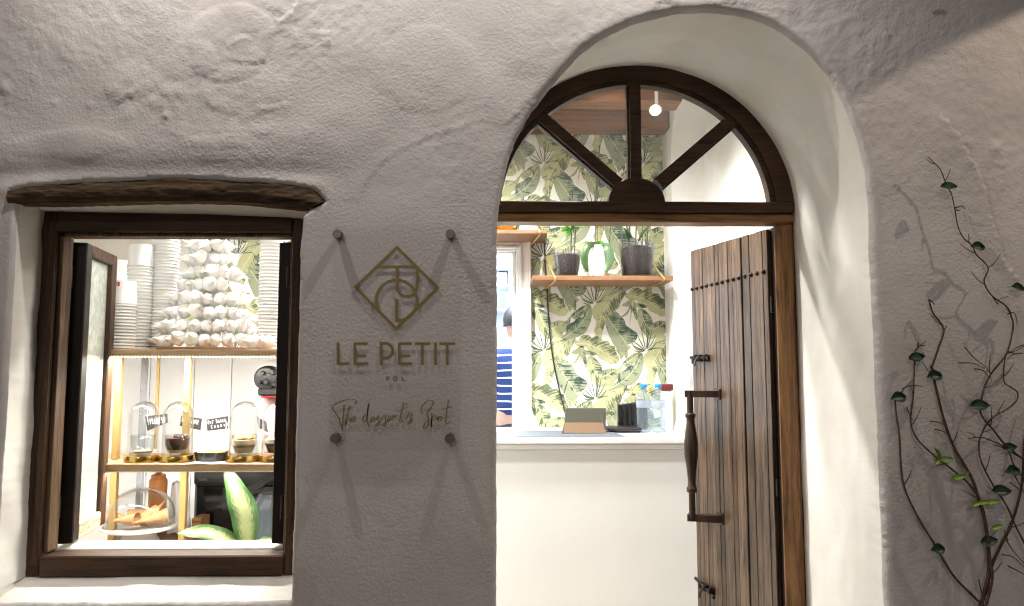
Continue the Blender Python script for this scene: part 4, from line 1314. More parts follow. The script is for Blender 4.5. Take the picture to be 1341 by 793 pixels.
# motif, traced in a 5.284x enlargement of the paper; lattice (365,-340),(365,340)
MOTIF = [  # layer, material, outline, midrib
    (1, 'lf_yel', [(132, 232), (175, 175), (215, 112), (262, 122), (328, 128), (322, 165), (300, 205), (286, 245), (240, 285), (205, 330), (180, 395), (168, 462), (148, 440), (126, 392), (140, 345), (118, 300), (112, 262)], [(320, 120), (250, 175), (195, 250), (160, 330), (158, 455)]),
    (3, 'lf_dark', [(212, 350), (236, 318), (268, 288), (300, 310), (332, 345), (338, 372), (372, 400), (412, 428), (404, 468), (372, 492), (348, 496), (366, 520), (322, 546), (296, 540), (262, 498), (232, 440), (216, 392)], [(225, 330), (280, 410), (330, 480), (365, 540)]),
    (2, 'lf_yel', [(345, 142), (382, 146), (398, 118), (446, 110), (470, 128), (500, 112), (534, 142), (572, 150), (590, 178), (612, 182), (622, 222), (642, 262), (622, 288), (588, 292), (552, 276), (520, 262), (500, 238), (456, 216), (430, 190), (386, 186)], [(350, 160), (430, 165), (510, 200), (570, 240), (630, 275)]),
    (3, 'lf_mid', [(440, 296), (450, 268), (474, 265), (506, 290), (530, 318), (540, 352), (586, 338), (628, 342), (664, 312), (660, 346), (640, 400), (612, 420), (604, 448), (560, 446), (512, 458), (488, 430), (462, 398), (444, 346)], [(452, 275), (490, 370), (545, 395), (655, 330)]),
    (4, 'lf_dark', [(590, 482), (624, 452), (652, 420), (656, 378), (700, 350), (722, 330), (760, 318), (772, 288), (806, 246), (818, 272), (814, 330), (796, 382), (772, 420), (722, 448), (668, 462), (628, 474)], [(596, 480), (690, 420), (760, 350), (812, 255)]),
    (3, 'lf_mid', [(690, 298), (726, 262), (770, 236), (806, 230), (806, 246), (772, 288), (740, 318), (716, 326)], [(700, 305), (800, 236)]),
    (2, 'lf_mid', [(640, 210), (668, 192), (700, 200), (716, 232), (706, 262), (690, 246), (672, 270), (660, 238)], [(650, 205), (705, 255)]),
    (2, 'lf_mid', [(395, 186), (412, 214), (450, 222), (484, 242), (446, 250), (416, 242), (424, 290), (420, 326), (404, 306), (392, 262), (380, 330), (372, 352), (378, 300), (382, 250), (352, 296), (316, 306), (352, 278), (372, 240), (350, 240), (326, 232), (356, 206)], [(395, 190), (390, 250), (375, 345)]),
]
FROND = [  # strokes of the fan-shaped frond around (95,150)
    [(112, 205), (84, 196), (52, 180)], [(112, 205), (80, 176), (46, 150)], [(114, 203), (92, 160), (70, 112)], [(118, 200), (108, 150), (96, 92)], [(122, 198), (128, 140), (122, 76)], [(126, 198), (144, 140), (154, 88)], [(130, 198), (156, 160), (176, 120)],
    [(132, 202), (160, 186), (184, 156)], [(112, 208), (80, 212), (56, 206)], [(128, 204), (150, 200), (176, 190)], [(116, 206), (66, 196), (38, 152)], [(126, 196), (134, 120), (140, 70)]]
MPP = (PX(1, 450, YB) - PX(0, 450, YB)) / 5.284
WX0, WZ0 = PX(690, 420, YB), PZ(690, 420, YB)
def paper_xy(a, b_): return (WX0 + a * MPP, WZ0 - b_ * MPP)
def leaf_tris(outline, rib, seed):
    pts = [Vector((a, b_, 0)) for a, b_ in outline]
    sm = crom(pts, 4, True)
    r0 = random.Random(seed)
    sm = [(p.x + r0.uniform(-1.6, 1.6), p.y + r0.uniform(-1.6, 1.6)) for p in sm]
    xs = [p[0] for p in sm]; ys_ = [p[1] for p in sm]
    gx_, gy_ = np.meshgrid(np.arange(min(xs), max(xs), 13.0), np.arange(min(ys_), max(ys_), 13.0))
    gx_ = gx_.ravel() + np.where(np.arange(gx_.size) % 2, 2, -2); gy_ = gy_.ravel()
    k = inside_poly(gx_, gy_, sm)
    ribs = [(p.x, p.y) for p in crom([Vector((a, b_, 0)) for a, b_ in rib], 8)]
    ribs = [q for q in ribs if inside_poly(np.array([q[0]]), np.array([q[1]]), sm)[0]]
    vv = [Vector(p) for p in sm] + [Vector((a, b_)) for a, b_ in zip(gx_[k], gy_[k])] + [Vector(q) for q in ribs]
    n = len(sm)
    r = delaunay_2d_cdt(vv, [(i, (i + 1) % n) for i in range(n)], [], 0, 1e-4)
    V = np.array([(v.x, v.y) for v in r[0]])
    Fc = np.array([f for f in r[2] if len(f) == 3])
    c = V[Fc].mean(1)
    Fc = Fc[inside_poly(c[:, 0], c[:, 1], sm)]
    d, s, al, tot = seg_dist(V[:, 0], V[:, 1], [(p.x, p.y) for p in crom([Vector((a, b_, 0)) for a, b_ in rib], 6)])
    UV = np.stack([al * MPP, d * s * MPP], 1)
    return V, Fc, UV
def grow(o_, k=1.13):
    cxm = sum(p[0] for p in o_) / len(o_); cym = sum(p[1] for p in o_) / len(o_)
    return [(cxm + (a - cxm) * k, cym + (b_ - cym) * k) for a, b_ in o_]
MOTIF = [(a, b_, grow(o_), r_) for a, b_, o_, r_ in MOTIF]
FROND = [[(120 + (a - 120) * 1.3, 190 + (b_ - 190) * 1.3) for a, b_ in s_] for s_ in FROND]
pre = [(ly, mt, *leaf_tris(o_, rb_, i)) for i, (ly, mt, o_, rb_) in enumerate(MOTIF)]
pm = MB(); puv = []
mats = ['lf_dark', 'lf_mid', 'lf_yel', 'lf_line']
x_lim = (-1.62, XR - .004); z_lim = (EYE - .36, PZ(760, 166, 3.74) + .06)
for i in range(-9, 7):
    for j in range(-9, 7):
        ox, oy = 365 * (i + j), 340 * (j - i)
        cxp, czp = paper_xy(400 + ox, 300 + oy)
        if cxp < XL - .3 or cxp > XR + .3 or czp < z_lim[0] - .3 or czp > z_lim[1] + .3: continue
        for (ly, mt, V, Fc, UV) in pre:
            X = WX0 + (V[:, 0] + ox) * MPP; Z = WZ0 - (V[:, 1] + oy) * MPP
            if X.max() < x_lim[0] or X.min() > x_lim[1] or Z.max() < z_lim[0]: continue
            X = np.clip(X, *x_lim); Z = np.clip(Z, *z_lim)
            # nothing across the kitchen doorway
            cX, cZ = X[Fc].mean(1), Z[Fc].mean(1)
            okf = ~((cX > xo0 + .002) & (cX < xo1 - .002) & (cZ < zo - .002))
            Fk = Fc[okf]
            if not len(Fk): continue
            pm.cur = mats.index(mt)
            pm.add([(a, YB - .0006 - .0004 * ly, c_) for a, c_ in zip(X.tolist(), Z.tolist())], [tuple(f) for f in Fk.tolist()])
            puv += UV.tolist()
        pm.cur = 3
        for s_ in FROND:
            pp = crom([Vector((a + ox, 0, b_ + oy)) for a, b_ in s_], 3)
            q3 = [Vector((WX0 + q.x * MPP, YB - .0022, WZ0 - q.z * MPP)) for q in pp]
            if any(q.x < x_lim[0] or q.x > x_lim[1] or q.z < z_lim[0] or q.z > z_lim[1] or (xo0 < q.x < xo1 and q.z < zo) for q in q3): continue
            n0_ = len(pm.v)
            pm.ribbon(q3, [6.5 * MPP * math.sin(PI * (.12 + .8 * k / (len(q3) - 1))) for k in range(len(q3))], .0002)
            puv += [(0, 0)] * (len(pm.v) - n0_)
lp = pm.build('wallpaper_print', [M[k] for k in mats], wall_back, uv=puv)
tag(lp, 'overlapping green banana leaves and fronds printed on cream paper', kind='stuff')

# ------------------------------------------------------------------ counter
YC = 3.30; ZC = PZ(770, 573, YC)
cnt = thing('serving_counter', 'white painted serving counter with pale top inside the doorway', 'counter', (.3, YC, FLZ))
M['ctop'] = simple('white_countertop', (.82, .81, .79), .3, 0, .03, 8)
M['cpanel'] = simple('white_counter_panel', (.74, .735, .70), .5, 0, .03, 3, .08, 60)
b = MB(); b.box(-.55, XR - .002, YC - .03, YB - .004, ZC - .024, ZC, .004); b.build('countertop', M['ctop'], cnt)
b = MB(); b.box(-.53, XR - .003, YC, YC + .04, FLZ, ZC - .052, .003); b.build('front_panel', M['cpanel'], cnt)
b = MB(); b.box(-.54, XR - .0025, YC - .014, YC + .02, ZC - .050, ZC - .026, .006); b.build('moulding', M['trim'], cnt)

M['mat_grey'] = simple('grey_woven_mat', (.11, .13, .15), .85, 0, .25, 300, .6, 500)
p0, p1 = P(676, 569.5, YC + .045), P(812, 569.5, YC + .045)
b = MB(); b.prism([Vector((p0.x, YC + .03, ZC + .0005)), Vector((p1.x + .02, YC + .03, ZC + .0005)), Vector((p1.x + .0, YC + .33, ZC + .0005)), Vector((p0.x + .03, YC + .33, ZC + .0005))], (0, 0, .003))
tag(b.build('counter_mat', M['mat_grey'], base=(p0.x, YC + .1, ZC)), 'grey woven mat lying under the tablet on the counter', 'mat')

# tablet in a folding cover, seen from behind
YT = 3.52
tb = thing('tablet_computer', 'tablet in olive and tan folding cover propped on the counter mat', 'tablet', (PX(765, 560, YT), YT, ZC + .0035))
M['tan'] = simple('tan_leather', (.125, .075, .04), .55, 0, .1, 60, .2)
M['olive'] = simple('olive_suede_cover', (.026, .025, .011), .75, 0, .12, 60, .2)
M['grey_alu'] = simple('grey_aluminium', (.35, .36, .36), .35, .8, .05)
zt0 = ZC + .0045
xa, xb_ = PX(737, 555, YT), PX(793, 555, YT)
zt1 = PZ(765, 536, YT)
m = MB(); m.prism([Vector((xa + .012, YT + .02, zt0 + .045)), Vector((xb_ - .010, YT + .02, zt0 + .045)), Vector((xb_ + .006, YT + .055, zt1)), Vector((xa + .020, YT + .055, zt1))], (0, .006, 0)); m.build('cover_back', M['olive'], tb)
m = MB(); m.prism([Vector((xa, YT - .05, zt0 + .001)), Vector((xb_ - .006, YT - .05, zt0 + .001)), Vector((xb_ - .010, YT + .0195, zt0 + .045)), Vector((xa + .012, YT + .0195, zt0 + .045))], (0, .005, 0)); m.build('cover_fold', M['tan'], tb)
m = MB(); m.prism([Vector((xa + .016, YT + .062, zt0 + .0)), Vector((xb_ + .010, YT + .062, zt0)), Vector((xb_ + .014, YT + .064, zt1 + .004)), Vector((xa + .018, YT + .064, zt1 + .004))], (0, .007, 0)); m.build('tablet_body', M['grey_alu'], tb)
m = MB(); m.prism([Vector((xa - .008, YT - .045, zt0)), Vector((xa + .006, YT - .05, zt0)), Vector((xa + .014, YT + .02, zt0 + .044))], (0, .02, 0)); m.build('side_flap', M['olive'], tb)
c_ = P(786, 539, YT + .05); m = MB(); m.lathe([(.004, 0), (.004, .003), (0, .003)], (c_.x + .01, YT + .05, c_.z - .004), 12, Matrix.Rotation(R(90), 3, 'X')); m.build('camera_lens', M['black'], tb)

# row of black slim cases and tray
YR = 3.72
rk = thing('card_rack', 'row of black ribbed slots standing on the counter behind bottles', 'rack', (PX(817, 558, YR), YR, ZC))
for k in range(6):
    xk = PX(809 + 6.6 * k, 545, YR)
    m = MB(); m.box(xk, xk + .020, YR - .02, YR + .06, ZC + .002, PZ(815, 529 - 0.8 * k, YR), .006); m.build('slot', M['black'], rk)
M['chrome'] = simple('chrome_strip', (.6, .6, .6), .2, 1.0, .05)
m = MB(); m.box(PX(807, 545, YR), PX(808.6, 545, YR), YR - .03, YR + .06, ZC + .002, PZ(815, 529, YR), .001); m.build('end_plate', M['chrome'], rk)
YQ = 3.60
m = MB()
x0_, x1_ = PX(793, 556, YQ), PX(836, 556, YQ)
m.box(x0_ + .01, x1_, YQ - .06, YQ + .05, ZC + .001, ZC + .010, .003); m.box(x0_, x1_ + .005, YQ - .07, YQ + .06, ZC + .0102, ZC + .026, .004)
tag(m.build('black_tray', M['black'], base=(x0_, YQ, ZC)), 'low black plastic tray lying before the slot rack on the counter', 'tray')

# bottles of water
M['pet'] = glass('clear_bottle_plastic', (.76, .83, .89), 1.0, .05, .9, (.70, .78, .88), .14, 1.0, 55)
M['cap_blue'] = simple('bright_blue_cap', (.02, .24, .80), .4, 0, .05)
M['bottle_label'] = glass('thin_printed_label', (.96, .97, 1), .5, .2, .2, (.80, .86, .95), .35, .0, 45)
def bottle(px, Yq, label):
    q = P(px, 500, Yq)
    h = PZ(px, 502.5, Yq) - ZC - .001
    t = thing('water_bottle', label, 'bottle', (q.x, Yq, ZC), 'small water bottles on the counter')
    prof = [(.0, .004), (.024, .002), (.033, .006), (.0345, .02)]
    z = .02
    for k in range(5):
        prof += [(.0345, z + .004), (.0322, z + .010), (.0322, z + .012), (.0345, z + .018)]; z += .020
    prof += [(.0345, .125), (.033, .130), (.0345, .135), (.0345, .15), (.030, .168), (.020, .182), (.0135, .190), (.0135, h - .016)]
    m = MB(); m.lathe(prof, (q.x, Yq, ZC), 28, cap=False); m.build('body', M['pet'], t, smooth=True)
    m = MB(); m.lathe([(.0352, .118), (.0354, .120), (.0354, .152), (.0350, .153)], (q.x, Yq, ZC), 28, cap=False); m.build('label_band', M['bottle_label'], t, smooth=True)
    m = MB(); m.lathe([(.016, h - .017), (.0165, h - .016), (.0165, h - .001), (.015, h), (0, h)], (q.x, Yq, ZC), 22, cap=False); m.build('cap', M['cap_blue'], t, smooth=40)
bottle(842.5, 3.56, 'clear water bottle with blue cap beside the black rack')
bottle(861.5, 3.55, 'clear water bottle with blue cap nearer the open door')
# jar with dark red lid
M['darkred'] = simple('dark_red_lid', (.10, .012, .012), .4)
YJ = 3.70; q = P(873, 505, YJ)
t = thing('lidded_tub', 'white tub with flat dark red lid behind the water bottles', 'tub', (q.x, YJ, ZC))
m = MB(); m.box(q.x - .026, q.x + .020, YJ - .03, YJ + .04, ZC + .001, PZ(873, 511, YJ), .005); m.build('body', M['white_gloss'], t)
m = MB(); m.box(q.x - .032, q.x + .026, YJ - .035, YJ + .045, PZ(873, 511, YJ) + .0005, PZ(873, 502.5, YJ), .004); m.build('lid', M['darkred'], t)
# folded white card
YV = 3.42
t = thing('folded_card', 'folded white card standing upright on the counter beside the door', 'card', (PX(888, 560, YV), YV, ZC))
M['card'] = simple('white_card', (.80, .81, .83), .5, 0, .03)
m = MB(); m.prism([Vector((PX(881, 565, YV), YV, ZC + .002)), Vector((PX(905, 565, YV), YV + .03, ZC + .002)), Vector((PX(906, 470, YV), YV + .04, PZ(904, 472, YV)))], (0.0, .003, 0)); m.build('front_leaf', M['card'], t)
m = MB(); m.prism([Vector((PX(884, 500, YV + .1), YV + .14, ZC + .002)), Vector((PX(906, 565, YV + .1), YV + .14, ZC + .002)), Vector((PX(906, 470, YV + .1), YV + .05, PZ(904, 472, YV)))], (0.0, .003, 0)); m.build('rear_leaf', M['card'], t)

# ------------------------------------------------------------------ wall shelf with orchids
YH = 3.62
zs1, zs0 = PZ(780, 360.5, YH), PZ(780, 367, YH)
shf = thing('wall_shelf', 'reddish wooden shelf carrying three orchid pots on the leafy wallpaper', 'shelf', (PX(790, 360, YH), YB, zs0))
b = MB(); b.box(PX(697.5, 364, YH), PX(882, 364, YH), YH, YB - .004, zs0, zs1, .003); b.build('board', M['shelf_wood'], shf)
def shelf_strap(px, par, z0_, z1_, Yh, lean=1):
    q = P(px, 365, Yh)
    m = MB(); m.tube(crom([Vector((q.x - .035 * lean, YB - .006, z1_ + .14)), Vector((q.x - .01 * lean, Yh - .004, z1_ + .006)), Vector((q.x, Yh - .005, z0_ - .002)), Vector((q.x - .03 * lean, YB - .01, z0_ - .012))], 5), .0042, 8)
    m.build('wire_strap', M['brass_satin'], par, smooth=True)
shelf_strap(727, shf, zs0, zs1, YH); shelf_strap(868, shf, zs0, zs1, YH)
zu1, zu0 = PZ(680, 300.5, YH), PZ(680, 306, YH)
sh2 = thing('wall_shelf', 'short upper wooden shelf above the kitchen doorway', 'shelf', (PX(690, 300, YH), YB, zu0))
b = MB(); b.box(PX(560, 304, YH), PX(717, 304, YH), YH, YB - .004, zu0, zu1, .003); b.build('board', M['shelf_wood'], sh2)
shelf_strap(707, sh2, zu0, zu1, YH)
M['gold_bowl'] = simple('hammered_gold_bowl', (.80, .58, .14), .25, 1.0, .1, 30, .3, 60)
q = P(664, 300, YH + .1)
m = MB(); m.lathe([(.03, 0), (.05, .012), (.062, .035), (.066, .06), (.063, .06), (.055, .03), (0, .012)], (q.x - .005, YH + .09, zu1 + .001), 28, cap=False)
tag(m.build('metal_bowl', M['gold_bowl'], base=(q.x, YH + .09, zu1), smooth=True), 'shiny golden bowl on the short upper shelf', 'bowl')
q = P(692, 300, YH + .06)
t = thing('storage_box', 'small white box on the short upper shelf beside golden bowl', 'box', (q.x, YH + .06, zu1))
m = MB(); m.box(q.x - .045, q.x + .045, YH + .02, YH + .12, zu1 + .001, zu1 + .07, .003); m.build('carton', M['white_gloss'], t)
m = MB(); m.box(q.x - .028, q.x + .026, YH + .0185, YH + .0198, zu1 + .0125, zu1 + .0145, .0003); m.build('printed_line', M['black'], t)

M['potglass'] = glass('smoky_pot_plastic', (.86, .86, .88), 1.0, .05, .6, (.4, .4, .42), .05, .5, 60)
M['soil'] = simple('dark_bark_soil', (.026, .015, .010), .95, 0, .7, 90, 1.0, 80)
M['stem_dark'] = simple('dark_orchid_stake', (.05, .055, .03), .6, 0, .3)
M['orchid'] = simple('green_orchid_leaf', (.028, .065, .015), .35, 0, .25, 30)
M['orchid_pale'] = simple('pale_green_orchid_leaf', (.060, .115, .050), .35, 0, .2, 30)
M['orchid_bright'] = simple('bright_green_leaf', (.035, .13, .012), .4, 0, .2, 30)
M['potwhite'] = simple('white_glazed_ceramic', (.84, .83, .81), .2, 0, .03)
def arch_leaf(par, pts, W, mat, name='leaf'):
    pp = crom([Vector(p) for p in pts], 6); n = len(pp) - 1
    def fn(u, v):
        k = min(int(u * n), n - 1); f = u * n - k
        c = pp[k] * (1 - f) + pp[k + 1] * f
        tt = (pp[min(k + 1, n)] - pp[max(k - 1, 0)]).normalized()
        sd = tt.cross(Vector((0, -1, .15))).normalized()
        if sd.length < .1: sd = Vector((1, 0, 0))
        s_ = (v - .5) * 2
        wv = W * max(.04, math.sin(PI * (.06 + .93 * u)) ** .6)
        return c + sd * s_ * wv * .5 + Vector((0, -1, 0)) * (.12 * W * (1 - s_ * s_))
    m = MB(); m.grid(fn, 18, 6)
    return m.build(name, mat, par, smooth=True)
def pot_plant(label, px0, px1, ptop, pbot_ratio, Yp, potmat, soil, stems, lips=.003):
    zb_ = zs1 + .001
    xa_, xb2 = PX(px0, 345, Yp), PX(px1, 345, Yp)
    cx_, r1 = (xa_ + xb2) / 2, (xb2 - xa_) / 2
    h = PZ((px0 + px1) / 2, ptop, Yp) - zb_
    t = thing('orchid_plant', label, 'potted plant', (cx_, Yp, zb_), 'orchids on the wall shelf')
    r0 = r1 * pbot_ratio
    m = MB(); m.lathe([(0, .003), (r0 * .95, .002), (r0, .006), (r0 + (r1 - r0) * .6, h * .6), (r1, h), (r1 - lips, h), (r1 * .9 - lips, h * .55), (r0 - lips, .010), (0, .009)], (cx_, Yp, zb_), 36, cap=False)
    m.build('pot', potmat, t, smooth=50)
    m = MB()
    m.lathe([(0, .011), (r0 * .93, .012), (r0 * .90 + (r1 - r0) * .6, h * .55), (r1 * .86, h * soil), (r1 * .5, h * (soil + .06)), (0, h * (soil + .03))], (cx_, Yp, zb_), 30, cap=False, wob=.05)
    m.build('soil', M['soil'], t, smooth=True)
    for (a0, b0, a1, b1, r_s) in stems:
        q0, q1 = P(a0, b0, Yp), P(a1, b1, Yp + .04)
        mid = (q0 + q1) / 2 + Vector((random.uniform(-.006, .006), 0, 0))
        m = MB(); m.tube(crom([q0 + Vector((0, 0, -.03)), mid, q1], 6), r_s, 7); m.build('stem', M['stem_dark'], t, smooth=True)
    return t, cx_, zb_, h
t1, cx1, zb1, h1 = pot_plant('orchid with bright green shoot in small smoky clear pot', 725, 762, 328, .72, 3.70, M['potglass'], .80, [(748, 328, 750, 250, .0028), (752, 328, 758, 262, .0040)])
for pts, W in (([P(748, 302, 3.70), P(742, 299, 3.68), P(736, 302, 3.66)], .028), ([P(748, 300, 3.70), P(751, 294, 3.67), P(747, 290, 3.66)], .026), ([P(750, 299, 3.70), P(757, 296, 3.69), P(764, 298, 3.68)], .014), ([P(747, 303, 3.69), P(744, 306, 3.66), P(741, 310, 3.65)], .02)):
    arch_leaf(t1, pts, W, M['orchid_bright'])
t2, cx2, zb2, h2 = pot_plant('orchid with broad drooping leaves in plain white ceramic pot', 769, 798, 322.5, .82, 3.69, M['potwhite'], .88, [(779, 322, 781, 205, .0026), (782, 322, 785, 190, .0026), (797, 322, 806, 225, .0030)])
arch_leaf(t2, [P(783, 321, 3.66), P(773, 320, 3.63), P(766, 330, 3.62), P(766, 344, 3.62), P(770, 356, 3.63)], .040, M['orchid'])
arch_leaf(t2, [P(786, 322, 3.66), P(793, 322, 3.63), P(798, 332, 3.62), P(798, 345, 3.62), P(792, 356, 3.62)], .046, M['orchid_pale'])
arch_leaf(t2, [P(784, 321, 3.68), P(786, 318, 3.65), P(790, 321, 3.63)], .03, M['orchid_bright'])
t3, cx3, zb3, h3 = pot_plant('cluster of leafless orchid stems in large clear speckled pot', 810, 858, 317, .84, 3.72, M['potglass'], .82, [(815, 318, 812, 240, .0035), (824, 318, 830, 215, .0045), (832, 318, 836, 235, .0035), (841, 318, 846, 250, .003), (826, 318, 818, 280, .0025), (848, 318, 852, 262, .0022)])
for pts, W in (([P(824, 316, 3.70), P(822, 306, 3.68), P(817, 298, 3.66)], .016), ([P(836, 316, 3.70), P(842, 304, 3.68), P(848, 299, 3.66)], .014), ([P(828, 312, 3.69), P(824, 304, 3.66), P(820, 296, 3.66)], .013)):
    arch_leaf(t3, pts, W, M['orchid'])
# black cable down the wallpaper
m = MB(); m.tube(crom([P(712, 300, 3.88), P(714, 340, 3.885), P(716, 372, 3.885), P(718, 410, 3.885), P(721, 445, 3.885), P(726, 480, 3.885), P(733, 512, 3.88), P(740, 540, 3.86), P(742, 560, 3.80)], 6), .0042, 7)
tag(m.build('black_cable', M['black'], base=P(740, 560, 3.85), smooth=True), 'thin black cable hanging down the leafy wallpaper to the tablet', 'cable')

# ------------------------------------------------------------------ kitchen beyond the doorway
M['kshelf'] = simple('pale_blue_white_shelf', (.66, .70, .78), .4, 0, .04)
ks = thing('kitchen_shelving', 'pale wall shelving stacked with white boxes seen through the kitchen doorway', 'shelving', (.0, YK - .2, FLZ))
for k, py in enumerate((372, 404, 350)):
    z = PZ(660, py, YK - .3)
    m = MB(); m.box(-1.2, .9, YK - .32, YK - .005, z - .02, z, .003); m.build('shelf_board', M['kshelf'], ks)
for px in (640, 668, 700):
    xk = PX(px, 400, YK - .28); m = MB(); m.box(xk - .012, xk + .012, YK - .30, YK - .27, FLZ, PZ(660, 345, YK - .3), .003); m.build('upright', M['kshelf'], ks)
rk_ = random.Random(5)
bx_i = 0
names = ['pale carton standing by itself on the top kitchen shelf', 'pale low carton on the middle kitchen shelf by the upright', 'pale tall carton on the lowest kitchen shelf', 'narrow bluish carton at the back of the middle kitchen shelf']
for (px, py, wd, hg) in ((661, 349, .10, .10), (657, 371, .09, .10), (668, 403, .08, .13), (673, 371, .07, .14)):
    q = P(px, py, YK - .2)
    m = MB(); z = PZ(660, py, YK - .3)
    m.box(q.x - wd / 2, q.x + wd / 2, YK - .26, YK - .08, z + .001, z + hg, .004)
    tag(m.build('carton', M['kshelf'], base=(q.x, YK - .17, z)), names[bx_i], 'box', 'cartons on the kitchen shelves'); bx_i += 1
kc = thing('kitchen_worktop', 'grey steel worktop in the kitchen beyond the striped shirt', 'worktop', (-.2, 5.9, FLZ))
m = MB(); m.box(-1.3, .45, 5.75, YK - .02, FLZ + .80, FLZ + .84, .004); m.build('top', M['steel'], kc)
m = MB(); m.box(-1.28, .43, 5.80, YK - .03, FLZ, FLZ + .795, .004); m.build('cabinet', M['kshelf'], kc)

# person with back turned, striped shirt
YP = 5.35
PXc = PX(672, 480, YP)
per = thing('person', 'person with back turned in navy shirt with white stripes and dark trousers', 'person', (PXc, YP, FLZ))
def skin_body(name, verts, edges, radii, mat, par, sub=2):
    me = bpy.data.meshes.new(name)
    bb = ORIGIN[par]
    me.from_pydata([(v[0] - bb.x, v[1] - bb.y, v[2] - bb.z) for v in verts], edges, [])
    o = link_mesh(name, me, par)
    sm_ = o.modifiers.new('skin', 'SKIN')
    sv = me.skin_vertices[0].data
    for i, r in enumerate(radii):
        sv[i].radius = r if hasattr(r, '__len__') else (r, r)
    sv[0].use_root = True
    sm_.use_smooth_shade = True
    ss = o.modifiers.new('sub', 'SUBSURF'); ss.levels = sub; ss.render_levels = sub
    me.materials.append(mat)
    return o
M['skin'] = simple('skin', (.42, .25, .18), .5, 0, .05)
M['hair'] = simple('short_dark_hair', (.012, .009, .008), .6, 0, .3, 200, .8, 400)
M['trousers'] = simple('dark_trousers', (.012, .013, .020), .85, 0, .2)
mm, nt, bb_ = new_mat('navy_shirt_white_stripes')
tc = N(nt, 'ShaderNodeTexCoord'); sx = N(nt, 'ShaderNodeSeparateXYZ'); nt.links.new(tc.outputs['Object'], sx.inputs[0])
nz = N(nt, 'ShaderNodeTexNoise', i_Scale=6.0); nt.links.new(tc.outputs['Object'], nz.inputs['Vector'])
ad = N(nt, 'ShaderNodeMath', operation='MULTIPLY_ADD'); ad.inputs[1].default_value = .02; nt.links.new(nz.outputs['Fac'], ad.inputs[0]); nt.links.new(sx.outputs['Z'], ad.inputs[2])
fr_ = N(nt, 'ShaderNodeMath', operation='FRACT'); ml_ = N(nt, 'ShaderNodeMath', operation='MULTIPLY'); ml_.inputs[1].default_value = 1 / .054
nt.links.new(ad.outputs[0], ml_.inputs[0]); nt.links.new(ml_.outputs[0], fr_.inputs[0])
gt = N(nt, 'ShaderNodeMath', operation='GREATER_THAN'); gt.inputs[1].default_value = .80; nt.links.new(fr_.outputs[0], gt.inputs[0])
mx = N(nt, 'ShaderNodeMix', data_type='RGBA'); nt.links.new(gt.outputs[0], mx.inputs[0]); mx.inputs[6].default_value = (.012, .032, .135, 1); mx.inputs[7].default_value = (.78, .78, .80, 1)
nt.links.new(mx.outputs[2], bb_.inputs['Base Color']); bb_.inputs['Roughness'].default_value = .85
M['stripes'] = mm
zsh = PZ(668, 458, YP)           # shoulder line
zwa = PZ(668, 548, YP)           # hem
c0 = Vector((PXc, YP, 0))
def q3(dx, dy, z): return (PXc + dx, YP + dy, z)
zk = FLZ + .47; za = FLZ + .08; zh_ = FLZ + .90
body_v = [q3(0, 0, zh_), q3(0, 0, zwa + .12), q3(0, 0, zsh - .14), q3(0, 0, zsh - .03), q3(.012, .02, zsh + .06), q3(.018, .03, zsh + .12), q3(.02, .035, zsh + .20), q3(.02, .035, zsh + .27),
          q3(-.09, 0, zh_ - .06), q3(-.095, .01, zk), q3(-.095, -.01, za), q3(-.095, .10, FLZ + .035), q3(.09, 0, zh_ - .06), q3(.095, .01, zk), q3(.095, -.01, za), q3(.095, .10, FLZ + .035),
          q3(-.16, 0, zsh - .05), q3(-.20, -.01, zsh - .30), q3(-.15, .20, zsh - .42), q3(-.12, .28, zsh - .43), q3(.16, 0, zsh - .05), q3(.20, -.01, zsh - .30), q3(.15, .20, zsh - .42), q3(.12, .28, zsh - .43)]
body_e = [(0, 1), (1, 2), (2, 3), (3, 4), (4, 5), (5, 6), (6, 7), (0, 8), (8, 9), (9, 10), (10, 11), (0, 12), (12, 13), (13, 14), (14, 15), (3, 16), (16, 17), (17, 18), (18, 19), (3, 20), (20, 21), (21, 22), (22, 23)]
body_r = [(.13, .10), (.12, .09), (.14, .10), (.10, .07), .052, .06, .088, .07, .085, .055, .04, .035, .085, .055, .04, .035, .055, .042, .032, .028, .055, .042, .032, .028]
skin_body('body', body_v, body_e, body_r, M['skin'], per)
for s_ in (-1, 1):
    for k in range(5):
        m = MB(); x = s_ * (.12 - .016 * (k - 2)); m.tube([q3(x, .29, zsh - .43), q3(x * .96, .33, zsh - .435), q3(x * .93, .36, zsh - .45)], [.009, .0085, .007], 7); m.build('finger', M['skin'], per, smooth=True)
sh_v = [q3(0, 0, zwa - .02), q3(0, 0, zwa + .14), q3(0, 0, zsh - .16), q3(0, 0, zsh - .04), q3(.008, .01, zsh + .025), q3(-.165, 0, zsh - .05), q3(-.205, -.01, zsh - .26), q3(.165, 0, zsh - .05), q3(.205, -.01, zsh - .26)]
skin_body('shirt', sh_v, [(0, 1), (1, 2), (2, 3), (3, 4), (3, 5), (5, 6), (3, 7), (7, 8)], [(.155, .12), (.145, .112), (.165, .12), (.125, .09), (.07, .065), .072, .062, .072, .062], M['stripes'], per)
tr_v = [q3(0, 0, zwa + .01), q3(0, 0, zh_ - .02), q3(-.09, 0, zh_ - .10), q3(-.095, .01, zk), q3(-.095, -.01, FLZ + .05), q3(.09, 0, zh_ - .10), q3(.095, .01, zk), q3(.095, -.01, FLZ + .05)]
skin_body('trousers', tr_v, [(0, 1), (1, 2), (2, 3), (3, 4), (1, 5), (5, 6), (6, 7)], [(.145, .112), (.15, .12), .10, .075, .062, .10, .075, .062], M['trousers'], per)
m = MB()
hc = Vector(q3(.02, .028, zsh + .215))
